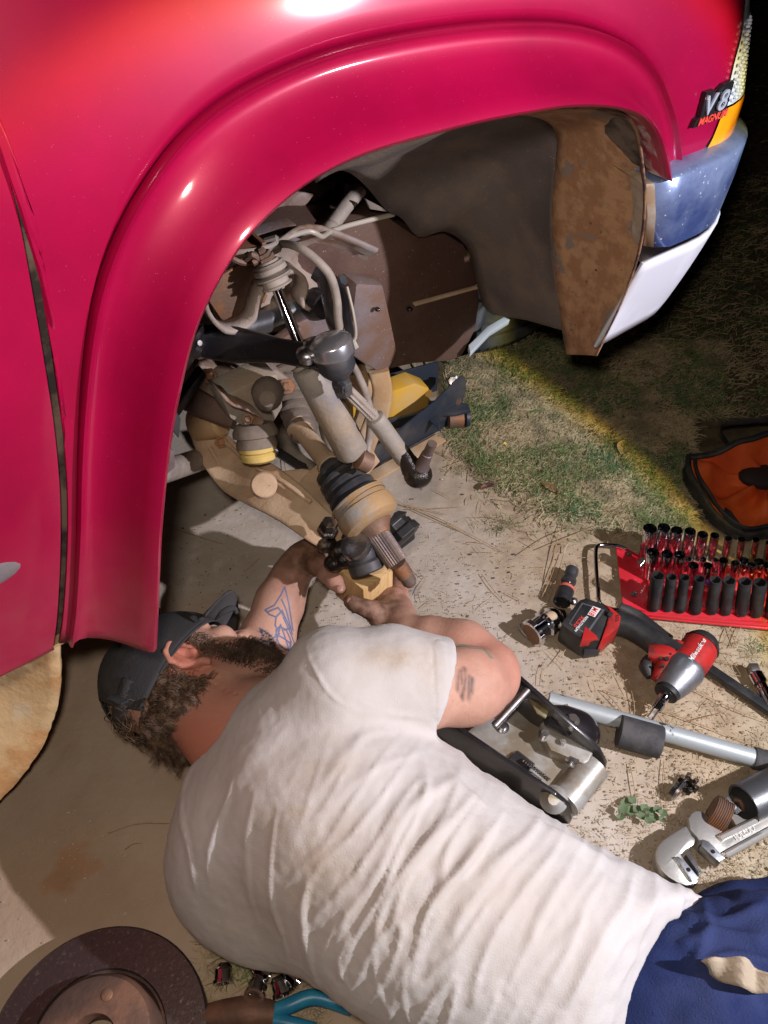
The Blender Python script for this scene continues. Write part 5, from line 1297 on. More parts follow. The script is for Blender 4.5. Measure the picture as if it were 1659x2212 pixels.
tag(o, 'tan clay caked wheel guard hanging below the red door at the left edge', 'mud guard')

# ---- wooden block on the greasy ball joint
tp = [(719, 1221), (785, 1274), (849, 1231), (783, 1192)]
wb = empty('wooden_block', W(785, 1250, .10), 'short block of pale pine held under the lower ball joint', 'wood block')
zt = .20
o = MB().prism([W(*p, zt) for p in tp], (0, 0, -.085)).build('block', m_wood, wb, bevel=.0015)

# ================================================================== the mechanic
class Field:
    def __init__(s, lo, hi, vox):
        s.lo = np.array(lo, float); s.v = vox; s.n = tuple(np.ceil((np.array(hi) - s.lo) / vox).astype(int) + 1)
        s.a = np.full(s.n, .06, np.float32)
    def sub(s, lo, hi, pad):
        i0 = np.maximum(np.floor((np.array(lo) - pad - s.lo) / s.v).astype(int), 0); i1 = np.minimum(np.ceil((np.array(hi) + pad - s.lo) / s.v).astype(int) + 1, s.n)
        if np.any(i1 <= i0): return None
        g = [s.lo[k] + s.v * np.arange(i0[k], i1[k]) for k in range(3)]
        X, Y, Z = np.meshgrid(*g, indexing='ij', sparse=True); return tuple(slice(a, b) for a, b in zip(i0, i1)), X, Y, Z
    def put(s, d, sl, k, op):
        a = s.a[sl]
        if op == 'add':
            if k: h = np.clip(.5 + .5 * (a - d) / k, 0, 1); r = a * (1 - h) + d * h - k * h * (1 - h)
            else: r = np.minimum(a, d)
        else:
            d = -d
            if k: h = np.clip(.5 - .5 * (a - d) / k, 0, 1); r = a * (1 - h) + d * h + k * h * (1 - h)
            else: r = np.maximum(a, d)
        s.a[sl] = r
    def cap(s, a, b, ra, rb, k=.012, op='add'):
        a = np.array(a, float); b = np.array(b, float); R = max(ra, rb)
        q = s.sub(np.minimum(a, b) - R, np.maximum(a, b) + R, .03 + k)
        if q is None: return s
        sl, X, Y, Z = q; ba = b - a; L2 = ba.dot(ba) + 1e-12
        t = np.clip(((X - a[0]) * ba[0] + (Y - a[1]) * ba[1] + (Z - a[2]) * ba[2]) / L2, 0, 1)
        d = np.sqrt((X - a[0] - t * ba[0]) ** 2 + (Y - a[1] - t * ba[1]) ** 2 + (Z - a[2] - t * ba[2]) ** 2) - (ra + (rb - ra) * t)
        s.put(d, sl, k, op); return s
    def chain(s, pts, rad, k=.012, op='add'):
        for i in range(len(pts) - 1): s.cap(pts[i], pts[i + 1], rad[i], rad[i + 1], k, op)
        return s
    def ell(s, c, r, R=None, k=.012, op='add'):
        c = np.array(c, float); r = np.array(r, float); R = np.eye(3) if R is None else R; m = r.max()
        q = s.sub(c - m, c + m, .03 + k)
        if q is None: return s
        sl, X, Y, Z = q; x, y, z = X - c[0], Y - c[1], Z - c[2]
        u = [(R[0, i] * x + R[1, i] * y + R[2, i] * z) for i in range(3)]
        k0 = np.sqrt(sum((u[i] / r[i]) ** 2 for i in range(3))); k1 = np.sqrt(sum((u[i] / r[i] ** 2) ** 2 for i in range(3))) + 1e-9
        s.put(k0 * (k0 - 1) / k1, sl, k, op); return s
    def plane(s, p, n, k=.01):
        """cut away what lies on the n side of p"""
        q = s.sub(s.lo, s.lo + np.array(s.n) * s.v, 0); sl, X, Y, Z = q; n = unit(n)
        d = -((X - p[0]) * n[0] + (Y - p[1]) * n[1] + (Z - p[2]) * n[2]); s.put(d, sl, k, 'cut'); return s
    def mesh(s):
        g = vdb.FloatGrid(.06); g.copyFromArray(np.ascontiguousarray(s.a)); r = g.convertToQuads(0.0)
        P, Q = r[0], r[-1]
        return np.array(P) * s.v + s.lo, np.array(Q)[:, ::-1]
def vnormals(P, Q):
    n = np.cross(P[Q[:, 2]] - P[Q[:, 0]], P[Q[:, 3]] - P[Q[:, 1]]); V = np.zeros_like(P)
    for k in range(4): np.add.at(V, Q[:, k], n)
    return V / (np.linalg.norm(V, axis=1, keepdims=True) + 1e-12)
def lapl(P, Q, it=2, f=.5):
    E = np.concatenate([Q[:, [i, (i + 1) % 4]] for i in range(4)]); n = len(P)
    for _ in range(it):
        S_ = np.zeros_like(P); c = np.zeros(n)
        for a, b in ((0, 1), (1, 0)):
            np.add.at(S_, E[:, a], P[E[:, b]]); np.add.at(c, E[:, a], 1)
        P = P * (1 - f) + f * S_ / np.maximum(c, 1)[:, None]
    return P
def mkmesh(name, P, Q, m, parent, attrs=None, flip_check=True):
    N = vnormals(P, Q)
    if flip_check:
        c = P.mean(0)
        vol = np.einsum('ij,ij->i', P[Q[:, 0]], np.cross(P[Q[:, 1]], P[Q[:, 2]])).sum()
        if vol < 0: Q = Q[:, ::-1]
    me = bpy.data.meshes.new(name); me.vertices.add(len(P)); me.vertices.foreach_set('co', P.astype(np.float32).ravel())
    me.loops.add(Q.size); me.loops.foreach_set('vertex_index', Q.astype(np.int32).ravel()); me.polygons.add(len(Q))
    me.polygons.foreach_set('loop_start', np.arange(0, Q.size, 4, dtype=np.int32)); me.polygons.foreach_set('loop_total', np.full(len(Q), 4, np.int32))
    me.update(calc_edges=True); me.validate(); me.polygons.foreach_set('use_smooth', [True] * len(me.polygons))
    for an, av in (attrs or {}).items():
        at = me.attributes.new(an, 'FLOAT', 'POINT'); at.data.foreach_set('value', av.astype(np.float32))
    o = link(name, me, m)
    if parent is not None: attach(o, parent)
    return o
def snoise(P, s, seed=0):
    return np.array([noise.noise(Vector((p[0] * s, p[1] * s, p[2] * s + seed))) for p in P])
def pix_dist(px, py, poly):
    """distance in px of points to a polyline + parameter"""
    best = np.full(px.shape, 1e9); par = np.zeros(px.shape); side = np.zeros(px.shape)
    n = len(poly) - 1
    for i in range(n):
        (x0, y0), (x1, y1) = poly[i][:2], poly[i + 1][:2]; dx, dy = x1 - x0, y1 - y0; L2 = dx * dx + dy * dy
        t = np.clip(((px - x0) * dx + (py - y0) * dy) / L2, 0, 1); d = np.hypot(px - x0 - t * dx, py - y0 - t * dy)
        s_ = np.sign((px - x0) * dy - (py - y0) * dx); m = d < best
        best = np.where(m, d, best); par = np.where(m, (i + t) / n, par); side = np.where(m, s_, side)
    return best, par, side

man = empty('person', W(800, 1800), 'mechanic in dirty white t-shirt, black cap and jeans lying beside the truck', 'person')

# --- joints
neck0 = W(455, 1585, .17); shR = W(735, 1500, .30); shL = W(560, 1500, .10)
elR = W(1062, 1462, .20); wrR = W(885, 1368, .17); plR = W(842, 1318, .150)
elL = W(560, 1450, .07); wrL = W(640, 1222, .155); plL = W(695, 1195, .175)
Bd = Field((-.75, -.10, -.02), (.62, 1.25, .46), .0030)
# torso core under the shirt (keeps it one body)
Bd.chain([W(520, 1600, .16), W(680, 1730, .17), W(900, 1900, .165), W(1150, 2050, .14), W(1380, 2140, .12)], [.07, .10, .10, .09, .07], .03)
Bd.chain([W(560, 1560, .17), shR - (0, 0, .02)], [.055, .045], .03); Bd.chain([W(560, 1600, .12), W(600, 1500, .10)], [.08, .06], .03)
# right arm
Bd.chain([shR - (0, 0, .015), W(900, 1490, .27), W(1010, 1478, .235), W(1050, 1464, .20)], [.045, .0535, .050, .043], .02)
Bd.ell(W(1000, 1490, .225), (.075, .048, .046), frame(elR - shR), .02)                       # biceps pressed against the forearm
Bd.cap(elR, elR + (.004, -.002, -.002), .040, .036, .015)
Bd.chain([W(1062, 1442, .19), W(1000, 1400, .185), W(930, 1380, .178), wrR], [.040, .0405, .033, .0265], .018)
Bd.ell(W(1000, 1408, .185), (.06, .037, .037), frame(wrR - elR), .02)
# left arm
Bd.chain([shL, W(545, 1470, .08)], [.055, .05], .02)
Bd.chain([W(548, 1462, .08), W(575, 1385, .10), W(605, 1300, .13), W(628, 1245, .15), wrL], [.046, .046, .040, .031, .0265], .018)
# --- right hand: back towards us, fingers going behind the block, thumb below it
Bd.ell(W(848, 1322, .152), (.042, .036, .017), frame(W(830, 1285, .15) - wrR, VW(plR)), .012)
Bd.chain([wrR, W(866, 1345, .160), plR], [.025, .026, .022], .014)
for base, a1, a2, a3, r in (((868, 1290, .150), (872, 1262, .140), (858, 1243, .125), (838, 1238, .112), .0098), ((856, 1284, .155), (858, 1258, .130), (844, 1248, .112), (822, 1250, .104), .0100),
                            ((840, 1284, .150), (840, 1262, .122), (826, 1262, .106), (806, 1266, .102), .0096), ((826, 1290, .145), (822, 1275, .120), (808, 1276, .106), (795, 1280, .102), .0086)):
    Bd.chain([plR * .3 + W(*base) * .7, W(*base), W(*a1), W(*a2), W(*a3)], [.012, r * 1.1, r, r * .95, r * .82], .004)
    Bd.ell(W(*base), (r * 1.15,) * 3, None, .006)
Bd.chain([W(838, 1338, .158), W(812, 1322, .170), W(786, 1312, .178), W(764, 1303, .180), W(754, 1298, .180)], [.019, .0165, .0125, .0118, .0095], .010)
Bd.ell(W(830, 1338, .155), (.024, .018, .016), None, .012)
# --- left hand: bent at the wrist, palm over the block, thumb in front of it
Bd.chain([wrL, W(655, 1205, .165), W(680, 1192, .172)], [.0265, .026, .024], .014)
Bd.ell(W(690, 1200, .172), (.042, .036, .018), frame(W(740, 1185, .17) - W(640, 1205, .16), VW(plL)), .012)
for base, a1, a2, a3, r in (((722, 1178, .168), (748, 1170, .150), (765, 1176, .130), (776, 1188, .120), .0100), ((722, 1190, .165), (744, 1190, .140), (758, 1198, .120), (768, 1208, .112), .0102),
                            ((716, 1202, .162), (728, 1210, .135), (738, 1220, .118), (750, 1228, .112), .0098), ((706, 1210, .160), (714, 1222, .130), (724, 1230, .115), (734, 1236, .110), .0088)):
    Bd.chain([plL * .3 + W(*base) * .7, W(*base), W(*a1), W(*a2), W(*a3)], [.012, r * 1.1, r, r * .95, r * .82], .004)
    Bd.ell(W(*base), (r * 1.15,) * 3, None, .006)
Bd.chain([W(668, 1208, .180), W(690, 1222, .190), W(706, 1240, .198), W(722, 1256, .200), W(734, 1270, .200)], [.018, .0165, .0135, .0128, .0100], .010)
Bd.ell(W(706, 1240, .200), (.015, .014, .013), None, .006)
# creases at the bent wrist
for k in range(4):
    a, b = W(650 + 9 * k, 1196 + 1 * k, .196 - .002 * k), W(656 + 9 * k, 1222, .19)
    Bd.cap(a, b, .0016, .0014, .003, 'cut')

# --- head: crown to the left, face away from us, right side of the head up
hc = W(425, 1470, .150)
U = unit((-.90, .40, -.05)); Fc = unit(np.array((.38, .88, -.10)) - U * np.dot((.38, .88, -.10), U)); Sd = np.cross(Fc, U)
if Sd[2] < 0: Sd = -Sd
RH = np.stack((U, Fc, Sd), 1)
def H(u, f, s): return hc + U * u + Fc * f + Sd * s
Bd.ell(H(.030, -.012, 0), (.098, .098, .076), RH, .01)
Bd.ell(H(-.030, .020, 0), (.075, .070, .060), RH, .02)          # face and cheeks
Bd.ell(H(-.075, .048, 0), (.030, .034, .040), RH, .02)          # chin
for s_ in (1, -1):
    Bd.cap(H(-.055, -.015, s_ * .050), H(-.088, .045, s_ * .022), .020, .017, .02)   # jaw line
    Bd.ell(H(-.012, .068, s_ * .038), (.018, .016, .020), RH, .015)                 # cheekbone
    Bd.cap(H(.028, .078, s_ * .012), H(.026, .070, s_ * .045), .010, .009, .012)      # brow
    Bd.ell(H(.012, .079, s_ * .032), (.013, .012, .016), RH, .006, 'cut')            # socket
    Bd.ell(H(.012, .070, s_ * .032), (.0125, .0125, .0125), RH, .002)                 # eyeball under lid
Bd.cap(H(.020, .082, 0), H(-.018, .104, 0), .009, .0115, .012)   # nose
for s_ in (1, -1): Bd.ell(H(-.022, .094, s_ * .011), (.008, .010, .008), RH, .006)
Bd.cap(H(-.043, .084, -.022), H(-.043, .084, .022), .007, .007, .006); Bd.cap(H(-.055, .080, -.018), H(-.055, .080, .018), .008, .008, .006)
Bd.cap(H(-.049, .094, -.02), H(-.049, .094, .02), .0025, .0025, .003, 'cut')
# neck and trapezius
Bd.chain([H(-.035, -.040, 0), H(-.10, -.045, .0), W(575, 1580, .17)], [.066, .062, .075], .025)
Bd.chain([H(-.06, -.06, .02), W(560, 1640, .19)], [.045, .06], .03)
# ear (right), built from a rim, a bowl and a lobe
def E(u, f, s): return H(-.006 + u, -.010 + f, .073 + s)
er = [(.028, .012), (.034, .000), (.030, -.014), (.014, -.022), (-.004, -.021), (-.020, -.013), (-.030, -.002)]
Bd.chain([E(u * .92, f * 1.05, .012 + .004 * math.sin(i)) for i, (u, f) in enumerate(er)], [.0038, .0045, .0048, .0048, .0045, .0045, .0052], .003)
Bd.ell(E(0, -.004, .003), (.028, .017, .009), RH, .006)
Bd.ell(E(.002, -.002, .014), (.015, .010, .009), RH, .004, 'cut')
Bd.cap(E(.018, -.010, .012), E(-.010, -.012, .011), .0030, .0030, .003)
Bd.ell(E(-.032, .002, .006), (.009, .007, .006), RH, .005)
Bd.ell(E(-.004, .010, .006), (.006, .004, .005), RH, .004)
for k in range(4):
    Bd.chain([H(-.075 - .012 * k, -.098 + .006 * k, -.01), H(-.078 - .013 * k, -.080, .045), H(-.072 - .012 * k, -.035, .072 + .004 * k)], [.0014] * 3, .003, 'cut')
P, Q = Bd.mesh(); P = lapl(P, Q, 2, .5)
px, py = proj(P)
# tone attributes: grime on the hands, flush on the ear and the back of the neck
def blob(c, r): return np.clip(1 - np.linalg.norm(P - c, axis=1) / r, 0, 1)
gr1 = np.clip(1.5 * blob(plL, .135), 0, 1); gr2 = np.clip(1.3 * blob(W(790, 1310, .17), .08) + .55 * blob(plR, .12), 0, 1)
dirt = np.maximum(gr1, gr2)
wr_d = np.clip(1.3 * blob(W(930, 1375, .19), .07), 0, 1) * .35; dirt = np.maximum(dirt, wr_d)
ear_c = E(0, 0, 0); flush = np.clip(1.7 * blob(ear_c, .055), 0, 1) + np.clip(1.4 * blob(W(430, 1640, .2), .14), 0, 1) * .9
flush = np.maximum(flush, .55 * np.clip(1.4 * blob(elR, .1), 0, 1))
NB = vnormals(P, Q)
if np.einsum('ij,ij->i', P[Q[:, 0]], np.cross(P[Q[:, 1]], P[Q[:, 2]])).sum() < 0: NB = -NB
lc = (P - hc) @ RH                                                     # head coordinates: crown, face, side
hd_m = (np.linalg.norm(lc * np.array((1, 1, 1)), axis=1) < .136) & (lc[:, 0] > -.118) & (np.abs(lc[:, 2]) < .095)
ear_d = np.linalg.norm((lc - np.array((.002, -.014, .078))) * np.array((1, 1.1, 1)), axis=1)
jaw_t = np.clip((lc[:, 1] + .012) / .075, 0, 1); jaw_u = -.028 - .050 * jaw_t
b_w = np.clip(1.35 - np.abs(lc[:, 0] - jaw_u + .004) / .030, 0, 1) * np.clip((lc[:, 1] - .004) / .02, 0, 1) * hd_m * (ear_d > .034)
b_w = np.maximum(b_w, np.clip(1.2 - np.linalg.norm(lc - np.array((-.075, .055, .02)), axis=1) / .045, 0, 1) * hd_m)
h_w = np.clip((-.030 - lc[:, 1]) / .02, 0, 1) * np.clip((lc[:, 0] + .062 + .55 * np.minimum(0, lc[:, 1] + .06)) / .014, 0, 1) * hd_m * (ear_d > .030) * (lc[:, 0] < .022)
s_w = np.clip(1.2 - np.abs(lc[:, 1] - .016) / .022, 0, 1) * (lc[:, 0] > -.03) * (lc[:, 0] < .016) * hd_m * (ear_d > .028) * (np.abs(lc[:, 2]) > .03)   # sideburn and temple
scalp = np.clip(np.maximum(np.maximum(h_w * .9, b_w * .75), s_w * .6), 0, 1)

# skin material with tattoos as flat ink on the arms
m_skin, sn, sb, scur, smp = mat('skin', (.58, .34, .255), .5, c2=(.50, .28, .205), sc2=14, bump=.25, bsc=260, sss=.12, spec=.32, c3=(.60, .30, .22), sc3=6, speck=(.36, .17, .12), specs=120, spamt=.03)
def smix(cur, fac, c_):
    x = nd(sn, 'ShaderNodeMix', data_type='RGBA'); sn.links.new(fac, x.inputs['Factor']); sn.links.new(cur, x.inputs['A']); x.inputs['B'].default_value = rgb(c_); return x.outputs['Result']
def sat(name): a = nd(sn, 'ShaderNodeAttribute'); a.attribute_name = name; return a.outputs['Fac']
def smath(op, a, b=None, clamp=False):
    m = nd(sn, 'ShaderNodeMath', operation=op); m.use_clamp = clamp
    for i, v in enumerate((a, b)):
        if v is None: continue
        if isinstance(v, (int, float)): m.inputs[i].default_value = v
        else: sn.links.new(v, m.inputs[i])
    return m.outputs[0]
scur = smix(scur, sat('flush'), (.55, .20, .14)); scur = smix(scur, sat('scalp'), (.10, .06, .04))
dn = nd(sn, 'ShaderNodeTexNoise'); dn.inputs['Scale'].default_value = 55; dn.inputs['Detail'].default_value = 8; sn.links.new(smp.outputs[0], dn.inputs[0])
dr = nd(sn, 'ShaderNodeMapRange'); dr.inputs[1].default_value = .30; dr.inputs[2].default_value = .62; dr.inputs[3].default_value = .45; dr.inputs[4].default_value = 1; sn.links.new(dn.outputs[0], dr.inputs[0])
scur = smix(scur, smath('MULTIPLY', sat('grime'), dr.outputs[0]), (.135, .075, .048))
geo = nd(sn, 'ShaderNodeNewGeometry')
IX0, IY0, IW, IH, IR = -.25, .40, .62, .62, .0005
INK = np.zeros((int(IH / IR), int(IW / IR), 4), np.float32); INK[..., 3] = 1
iy, ix = np.mgrid[0:INK.shape[0], 0:INK.shape[1]]; ix = IX0 + (ix + .5) * IR; iy = IY0 + (iy + .5) * IR
def ink(segs, wd, ch, strength, soft=.5):
    """drawn lines wd wide on the plan of the arms, into one channel of the ink map"""
    d = np.full(ix.shape, 9.0)
    for a, b in segs:
        a = np.array(a[:2]); ba = np.array(b[:2]) - a; t = np.clip(((ix - a[0]) * ba[0] + (iy - a[1]) * ba[1]) / (ba.dot(ba) + 1e-12), 0, 1)
        d = np.minimum(d, np.hypot(ix - a[0] - t * ba[0], iy - a[1] - t * ba[1]))
    INK[..., ch] = np.maximum(INK[..., ch], strength * np.clip((wd * (1 + soft) - d) / (2 * soft * wd), 0, 1))
def plines(lists, z):
    out = []
    for l in lists:
        p = [W(*(q[:2]), z)[:2] for q in l]; out += list(zip(p[:-1], p[1:]))
    return out
# zoom-4 pixels of the photograph's left forearm -> picture pixels
Q4 = lambda x, y: (165.9 + .32 * x, 1194.5 + .32 * y)
cr_ = [[(1418, 320), (1390, 370), (1345, 420), (1282, 438), (1310, 465), (1352, 475), (1345, 520)], [(1352, 475), (1395, 440), (1440, 505), (1400, 530)], [(1418, 320), (1440, 400), (1455, 500)],
       [(1345, 520), (1370, 560), (1330, 590), (1240, 543), (1262, 585), (1228, 620), (1330, 612), (1300, 650), (1345, 720), (1395, 700), (1360, 660)],
       [(1300, 650), (1370, 665), (1410, 690), (1440, 640)], [(1380, 510), (1350, 600)], [(1380, 510), (1425, 610)], [(1345, 570), (1430, 575)], [(1400, 470), (1465, 560)],
       [(1350, 545), (1375, 520), (1415, 525), (1440, 560), (1430, 600), (1400, 625), (1365, 610), (1350, 580), (1350, 545)], [(1300, 450), (1370, 430), (1440, 500)], [(1395, 390), (1420, 430), (1450, 520)]]
cr_ = [[Q4(*p) for p in l] for l in cr_]
ink(plines(cr_, .135), .0013, 0, .95)
Q5 = lambda x, y: (597.1 + .34 * x, 1095 + .34 * y)
gt_ = [[(1010, 950), (1060, 900), (1100, 860), (1180, 862), (1260, 890), (1310, 935), (1310, 975)], [(1060, 900), (1140, 960), (1210, 1000), (1310, 990)], [(1110, 885), (1190, 930), (1270, 980), (1310, 985)],
       [(975, 870), (1040, 885), (1100, 880)], [(1310, 980), (1355, 1050)], [(1300, 985), (1340, 1055)], [(1010, 950), (1035, 948), (1060, 905)]]
gt_ = [[Q5(*p) for p in l] for l in gt_]
ink(plines(gt_, .235), .0014, 1, .85)
# dried black smears on the upper arm
sm_ = [[Q5(1175, 1150), Q5(1185, 1200), Q5(1175, 1260), Q5(1165, 1300)], [Q5(1140, 1180), Q5(1135, 1280)], [Q5(1155, 1170), Q5(1160, 1240)], [Q5(1205, 1190), Q5(1210, 1290)], [Q5(1225, 1200), Q5(1222, 1260)]]
ink(plines(sm_, .245), .0030, 2, .95, .95)
im_ = bpy.data.images.new('ink_map', INK.shape[1], INK.shape[0], alpha=False, float_buffer=False); im_.colorspace_settings.name = 'Non-Color'
im_.pixels.foreach_set(INK.ravel()); im_.pack()
mpi = nd(sn, 'ShaderNodeMapping'); mpi.inputs['Location'].default_value = (-IX0 / IW, -IY0 / IH, 0); mpi.inputs['Scale'].default_value = (1 / IW, 1 / IH, 1)
sn.links.new(geo.outputs['Position'], mpi.inputs[0]); ti = nd(sn, 'ShaderNodeTexImage'); ti.image = im_; ti.extension = 'CLIP'; sn.links.new(mpi.outputs[0], ti.inputs[0])
sr = nd(sn, 'ShaderNodeSeparateColor'); sn.links.new(ti.outputs[0], sr.inputs[0])
scur = smix(scur, sr.outputs[0], (.10, .14, .26)); scur = smix(scur, sr.outputs[1], (.17, .25, .20))
scur = smix(scur, smath('MULTIPLY', sr.outputs[2], dr.outputs[0]), (.09, .06, .05))
sn.links.new(scur, sb.inputs['Base Color'])
PB = P.copy()
body_o = mkmesh('body', P, Q, m_skin, man, dict(grime=dirt, flush=np.clip(flush, 0, 1), scalp=scalp))
# nails
for c_, d_ in ((W(733, 1271, .211), W(734, 1270, .2) - W(716, 1250, .2)), (W(757, 1299, .190), W(754, 1298, .18) - W(774, 1306, .18))):
    R_ = frame(d_, VW(c_)); MB().sphere(c_, (.0068, .0056, .0016), 12, 8, R_).build('thumbnail', M_('dirty_nail', (.50, .27, .22), .35), body_o)
for s_ in (1, -1):
    MB().sphere(H(.012, .0725, s_ * .032), .0118, 14, 10).build('eye', m_eye, body_o)

# --- T-shirt
Sh = Field((-.62, -.12, -.01), (.60, 1.02, .50), .0036)
tz = [((572, 1610), .17, .080), ((648, 1680), .18, .122), ((730, 1765), .175, .148), ((860, 1880), .165, .150), ((1000, 1978), .16, .144), ((1150, 2060), .150, .134), ((1300, 2130), .140, .126), ((1440, 2180), .130, .120), ((1560, 2220), .125, .118)]
Sh.chain([W(*c[0], c[1]) for c in tz], [c[2] for c in tz], .05)
Sh.ell(W(505, 1810, .13), (.088, .11, .11), None, .05)          # lower shoulder and chest, towards the left
Sh.ell(W(610, 1880, .10), (.14, .12, .10), None, .05)
Sh.cap(W(625, 1580, .22), W(735, 1500, .280), .072, .078, .03)   # right shoulder
Sh.cap(W(690, 1490, .25), W(720, 1470, .27), .058, .070, .03)
Sl = Field((-.62, -.12, -.01), (.60, 1.02, .50), .0036)
Sl.chain([W(735, 1490, .285), W(850, 1470, .28), W(935, 1482, .262), W(990, 1482, .25)], [.080, .070, .0665, .066], .022)       # sleeve
Sl.plane(W(948, 1480, .26), unit(W(935, 1482, .262) - W(850, 1470, .28) + np.array((0, -.010, 0))), .006)
k_ = .022; h_ = np.clip(.5 + .5 * (Sh.a - Sl.a) / k_, 0, 1); Sh.a = (Sh.a * (1 - h_) + Sl.a * h_ - k_ * h_ * (1 - h_)).astype(np.float32)
Sh.cap(W(570, 1560, .15), W(610, 1520, .12), .05, .045, .02)
hem = W(1462, 2080, .16); dh = unit(W(1440, 2120, .16) - W(1300, 2075, .17))
hd_ = (W(1492, 1962, .20) - W(1392, 2205, .24)) * np.array((1, 1, 0)); Sh.plane(W(1492, 1962, .20), unit((hd_[1], -hd_[0], .10)), .006)
Sh.plane(H(-.088, -.040, .0), unit(H(0, 0, 0) - W(600, 1640, .18)), .012)
Sh.plane((0, 0, .004), (0, 0, -1), .01)
# hollows: neck opening, sleeve opening, hem
Sh.chain([H(-.02, -.045, 0), W(540, 1590, .18)], [.075, .080], .004, 'cut')
Sh.chain([W(1010, 1478, .24), W(930, 1481, .262), W(880, 1476, .275)], [.062, .0615, .05], .003, 'cut')
Sh.chain([W(1600, 2230, .125), W(1440, 2180, .130), W(1390, 2165, .132)], [.115, .115, .10], .004, 'cut')
P, Q = Sh.mesh(); P = lapl(P, Q, 6, .6); N = vnormals(P, Q)
vol = np.einsum('ij,ij->i', P[Q[:, 0]], np.cross(P[Q[:, 1]], P[Q[:, 2]])).sum()
if vol < 0: N = -N
px, py = proj(P); out = np.zeros(len(P))
# (polyline, half width px, height m, sharpness side): cloth folds
folds = [([(985, 1660), (900, 1745), (820, 1850), (770, 1960)], 20, .0060), ([(1050, 1700), (960, 1790), (880, 1900), (840, 2010)], 20, .0075), ([(1090, 1760), (1010, 1850), (940, 1960), (905, 2050)], 19, .0075),
         ([(1150, 1790), (1080, 1880), (1010, 1990), (960, 2100)], 19, .0080), ([(1200, 1830), (1130, 1930), (1060, 2030), (1010, 2150)], 19, .0075), ([(1255, 1850), (1200, 1950), (1130, 2060), (1080, 2190)], 19, .0075),
         ([(1320, 1870), (1270, 1960), (1210, 2060), (1150, 2200)], 18, .0075), ([(1372, 1880), (1345, 1960), (1300, 2040), (1235, 2200)], 18, .0075), ([(1420, 1900), (1400, 1980), (1360, 2060), (1300, 2212)], 16, .0070),
         ([(1462, 1940), (1445, 2010), (1420, 2080), (1380, 2200)], 14, .0060), ([(930, 1600), (850, 1640), (760, 1700), (700, 1780), (660, 1900)], 17, .0045), ([(900, 1570), (820, 1590), (740, 1640), (660, 1740)], 15, .0035),
         ([(560, 1690), (540, 1800), (535, 1900), (560, 2010)], 11, .0045), ([(610, 1740), (590, 1850), (590, 1960), (620, 2080)], 11, .0045), ([(500, 1640), (470, 1740), (455, 1850), (470, 1960)], 10, .0035),
         ([(680, 1850), (650, 1950), (655, 2060), (690, 2140)], 12, .0045), ([(760, 2010), (740, 2080), (770, 2160)], 12, .0045), ([(820, 2060), (830, 2130), (860, 2200)], 13, .0050), ([(900, 2090), (890, 2160), (910, 2212)], 12, .004),
         ([(960, 1580), (1010, 1640), (1110, 1720), (1200, 1790)], 16, .0050), ([(950, 1620), (980, 1690), (1040, 1760)], 14, .0045), ([(905, 1595), (925, 1660), (920, 1740)], 12, .0040), ([(1100, 1740), (1180, 1800), (1290, 1850), (1400, 1890)], 14, .0045),
         ([(650, 1395), (680, 1450), (730, 1500), (790, 1530)], 5, .0030), ([(1210, 2010), (1140, 2100), (1080, 2200)], 11, .0035), ([(1310, 2010), (1270, 2110), (1200, 2212)], 11, .0035), ([(870, 1790), (790, 1900), (730, 2010)], 13, .0035),
         ([(420, 1640), (395, 1740), (400, 1840), (430, 1930)], 9, .0030), ([(800, 1530), (880, 1550), (950, 1560)], 8, .0035), ([(740, 1500), (840, 1525), (930, 1540)], 5, .0022)]
wx = 16 * snoise(P, 8, 21) + 2 * snoise(P, 26, 23); wy = 14 * snoise(P, 12, 31); hm = .55 + .9 * np.clip(snoise(P, 9, 41) + .35, 0, 1)
rf = random.Random(5)
for poly, wd, hh in folds:
    ex0, ex1 = rf.uniform(-.10, .16), rf.uniform(-.12, .2); wd = wd * rf.uniform(.5, .95); hh = hh * rf.uniform(.55, 1.1)
    q = spl([np.array(p_, float) + (rf.uniform(-12, 12), rf.uniform(-10, 10)) for p_ in poly], 14); k0_, k1_ = int(max(0, ex0) * 14), 14 - int(max(0, ex1) * 14); q = q[k0_:k1_]
    d, t, s_ = pix_dist(px + wx, py + wy, q)
    wv = wd * (.45 + .55 * np.sin(np.pi * t)) * np.where(s_ > 0, .55, 1.5)          # steeper on one flank
    out += hh * np.exp(-(d / wv) ** 2) * np.clip(np.sin(np.pi * np.clip(t, .03, .97)) ** .55, 0, 1)
vis = (N * (np.array((0, 0, CH)) - P)).sum(1) > -.02 * 0
out *= np.where(vis, 1, .3) * hm
al_ = (-.46 * px + .89 * py); ac_ = .89 * px + .46 * py + 26 * snoise(P, 4.5, 73) + 3 * snoise(P, 18, 75)
rd_ = np.array([1 - abs(noise.noise(Vector((c_ * .021, a_2 * .0042, 3.0)))) * 2.6 for c_, a_2 in zip(ac_, al_)]); rd2 = np.array([1 - abs(noise.noise(Vector((c_ * .045, a_2 * .0070, 9.0)))) * 3 for c_, a_2 in zip(ac_, al_)])
mk_ = np.clip((px - 560) / 250, .15, 1) * np.clip((py - 1520) / 160, 0, 1) * np.where(vis, 1, 0)
out += mk_ * (.0042 * np.clip(rd_, 0, 1) ** 2 + .0010 * np.clip(rd2, 0, 1) ** 2) * (.4 + .9 * np.clip(snoise(P, 5, 91) + .4, 0, 1))
out += .0035 * snoise(P * np.array((1, 1, 1)), 16, 3) + .0010 * snoise(P, 42, 9) + .0006 * snoise(P, 110, 4)
hemd = pix_dist(px, py, [(948, 1395), (955, 1480), (957, 1560)])[0]; out += np.where((hemd > 13) & (hemd < 16) & (px < 955), -.0015, 0) + np.where((px > 925) & (hemd < 13), .0010, 0)
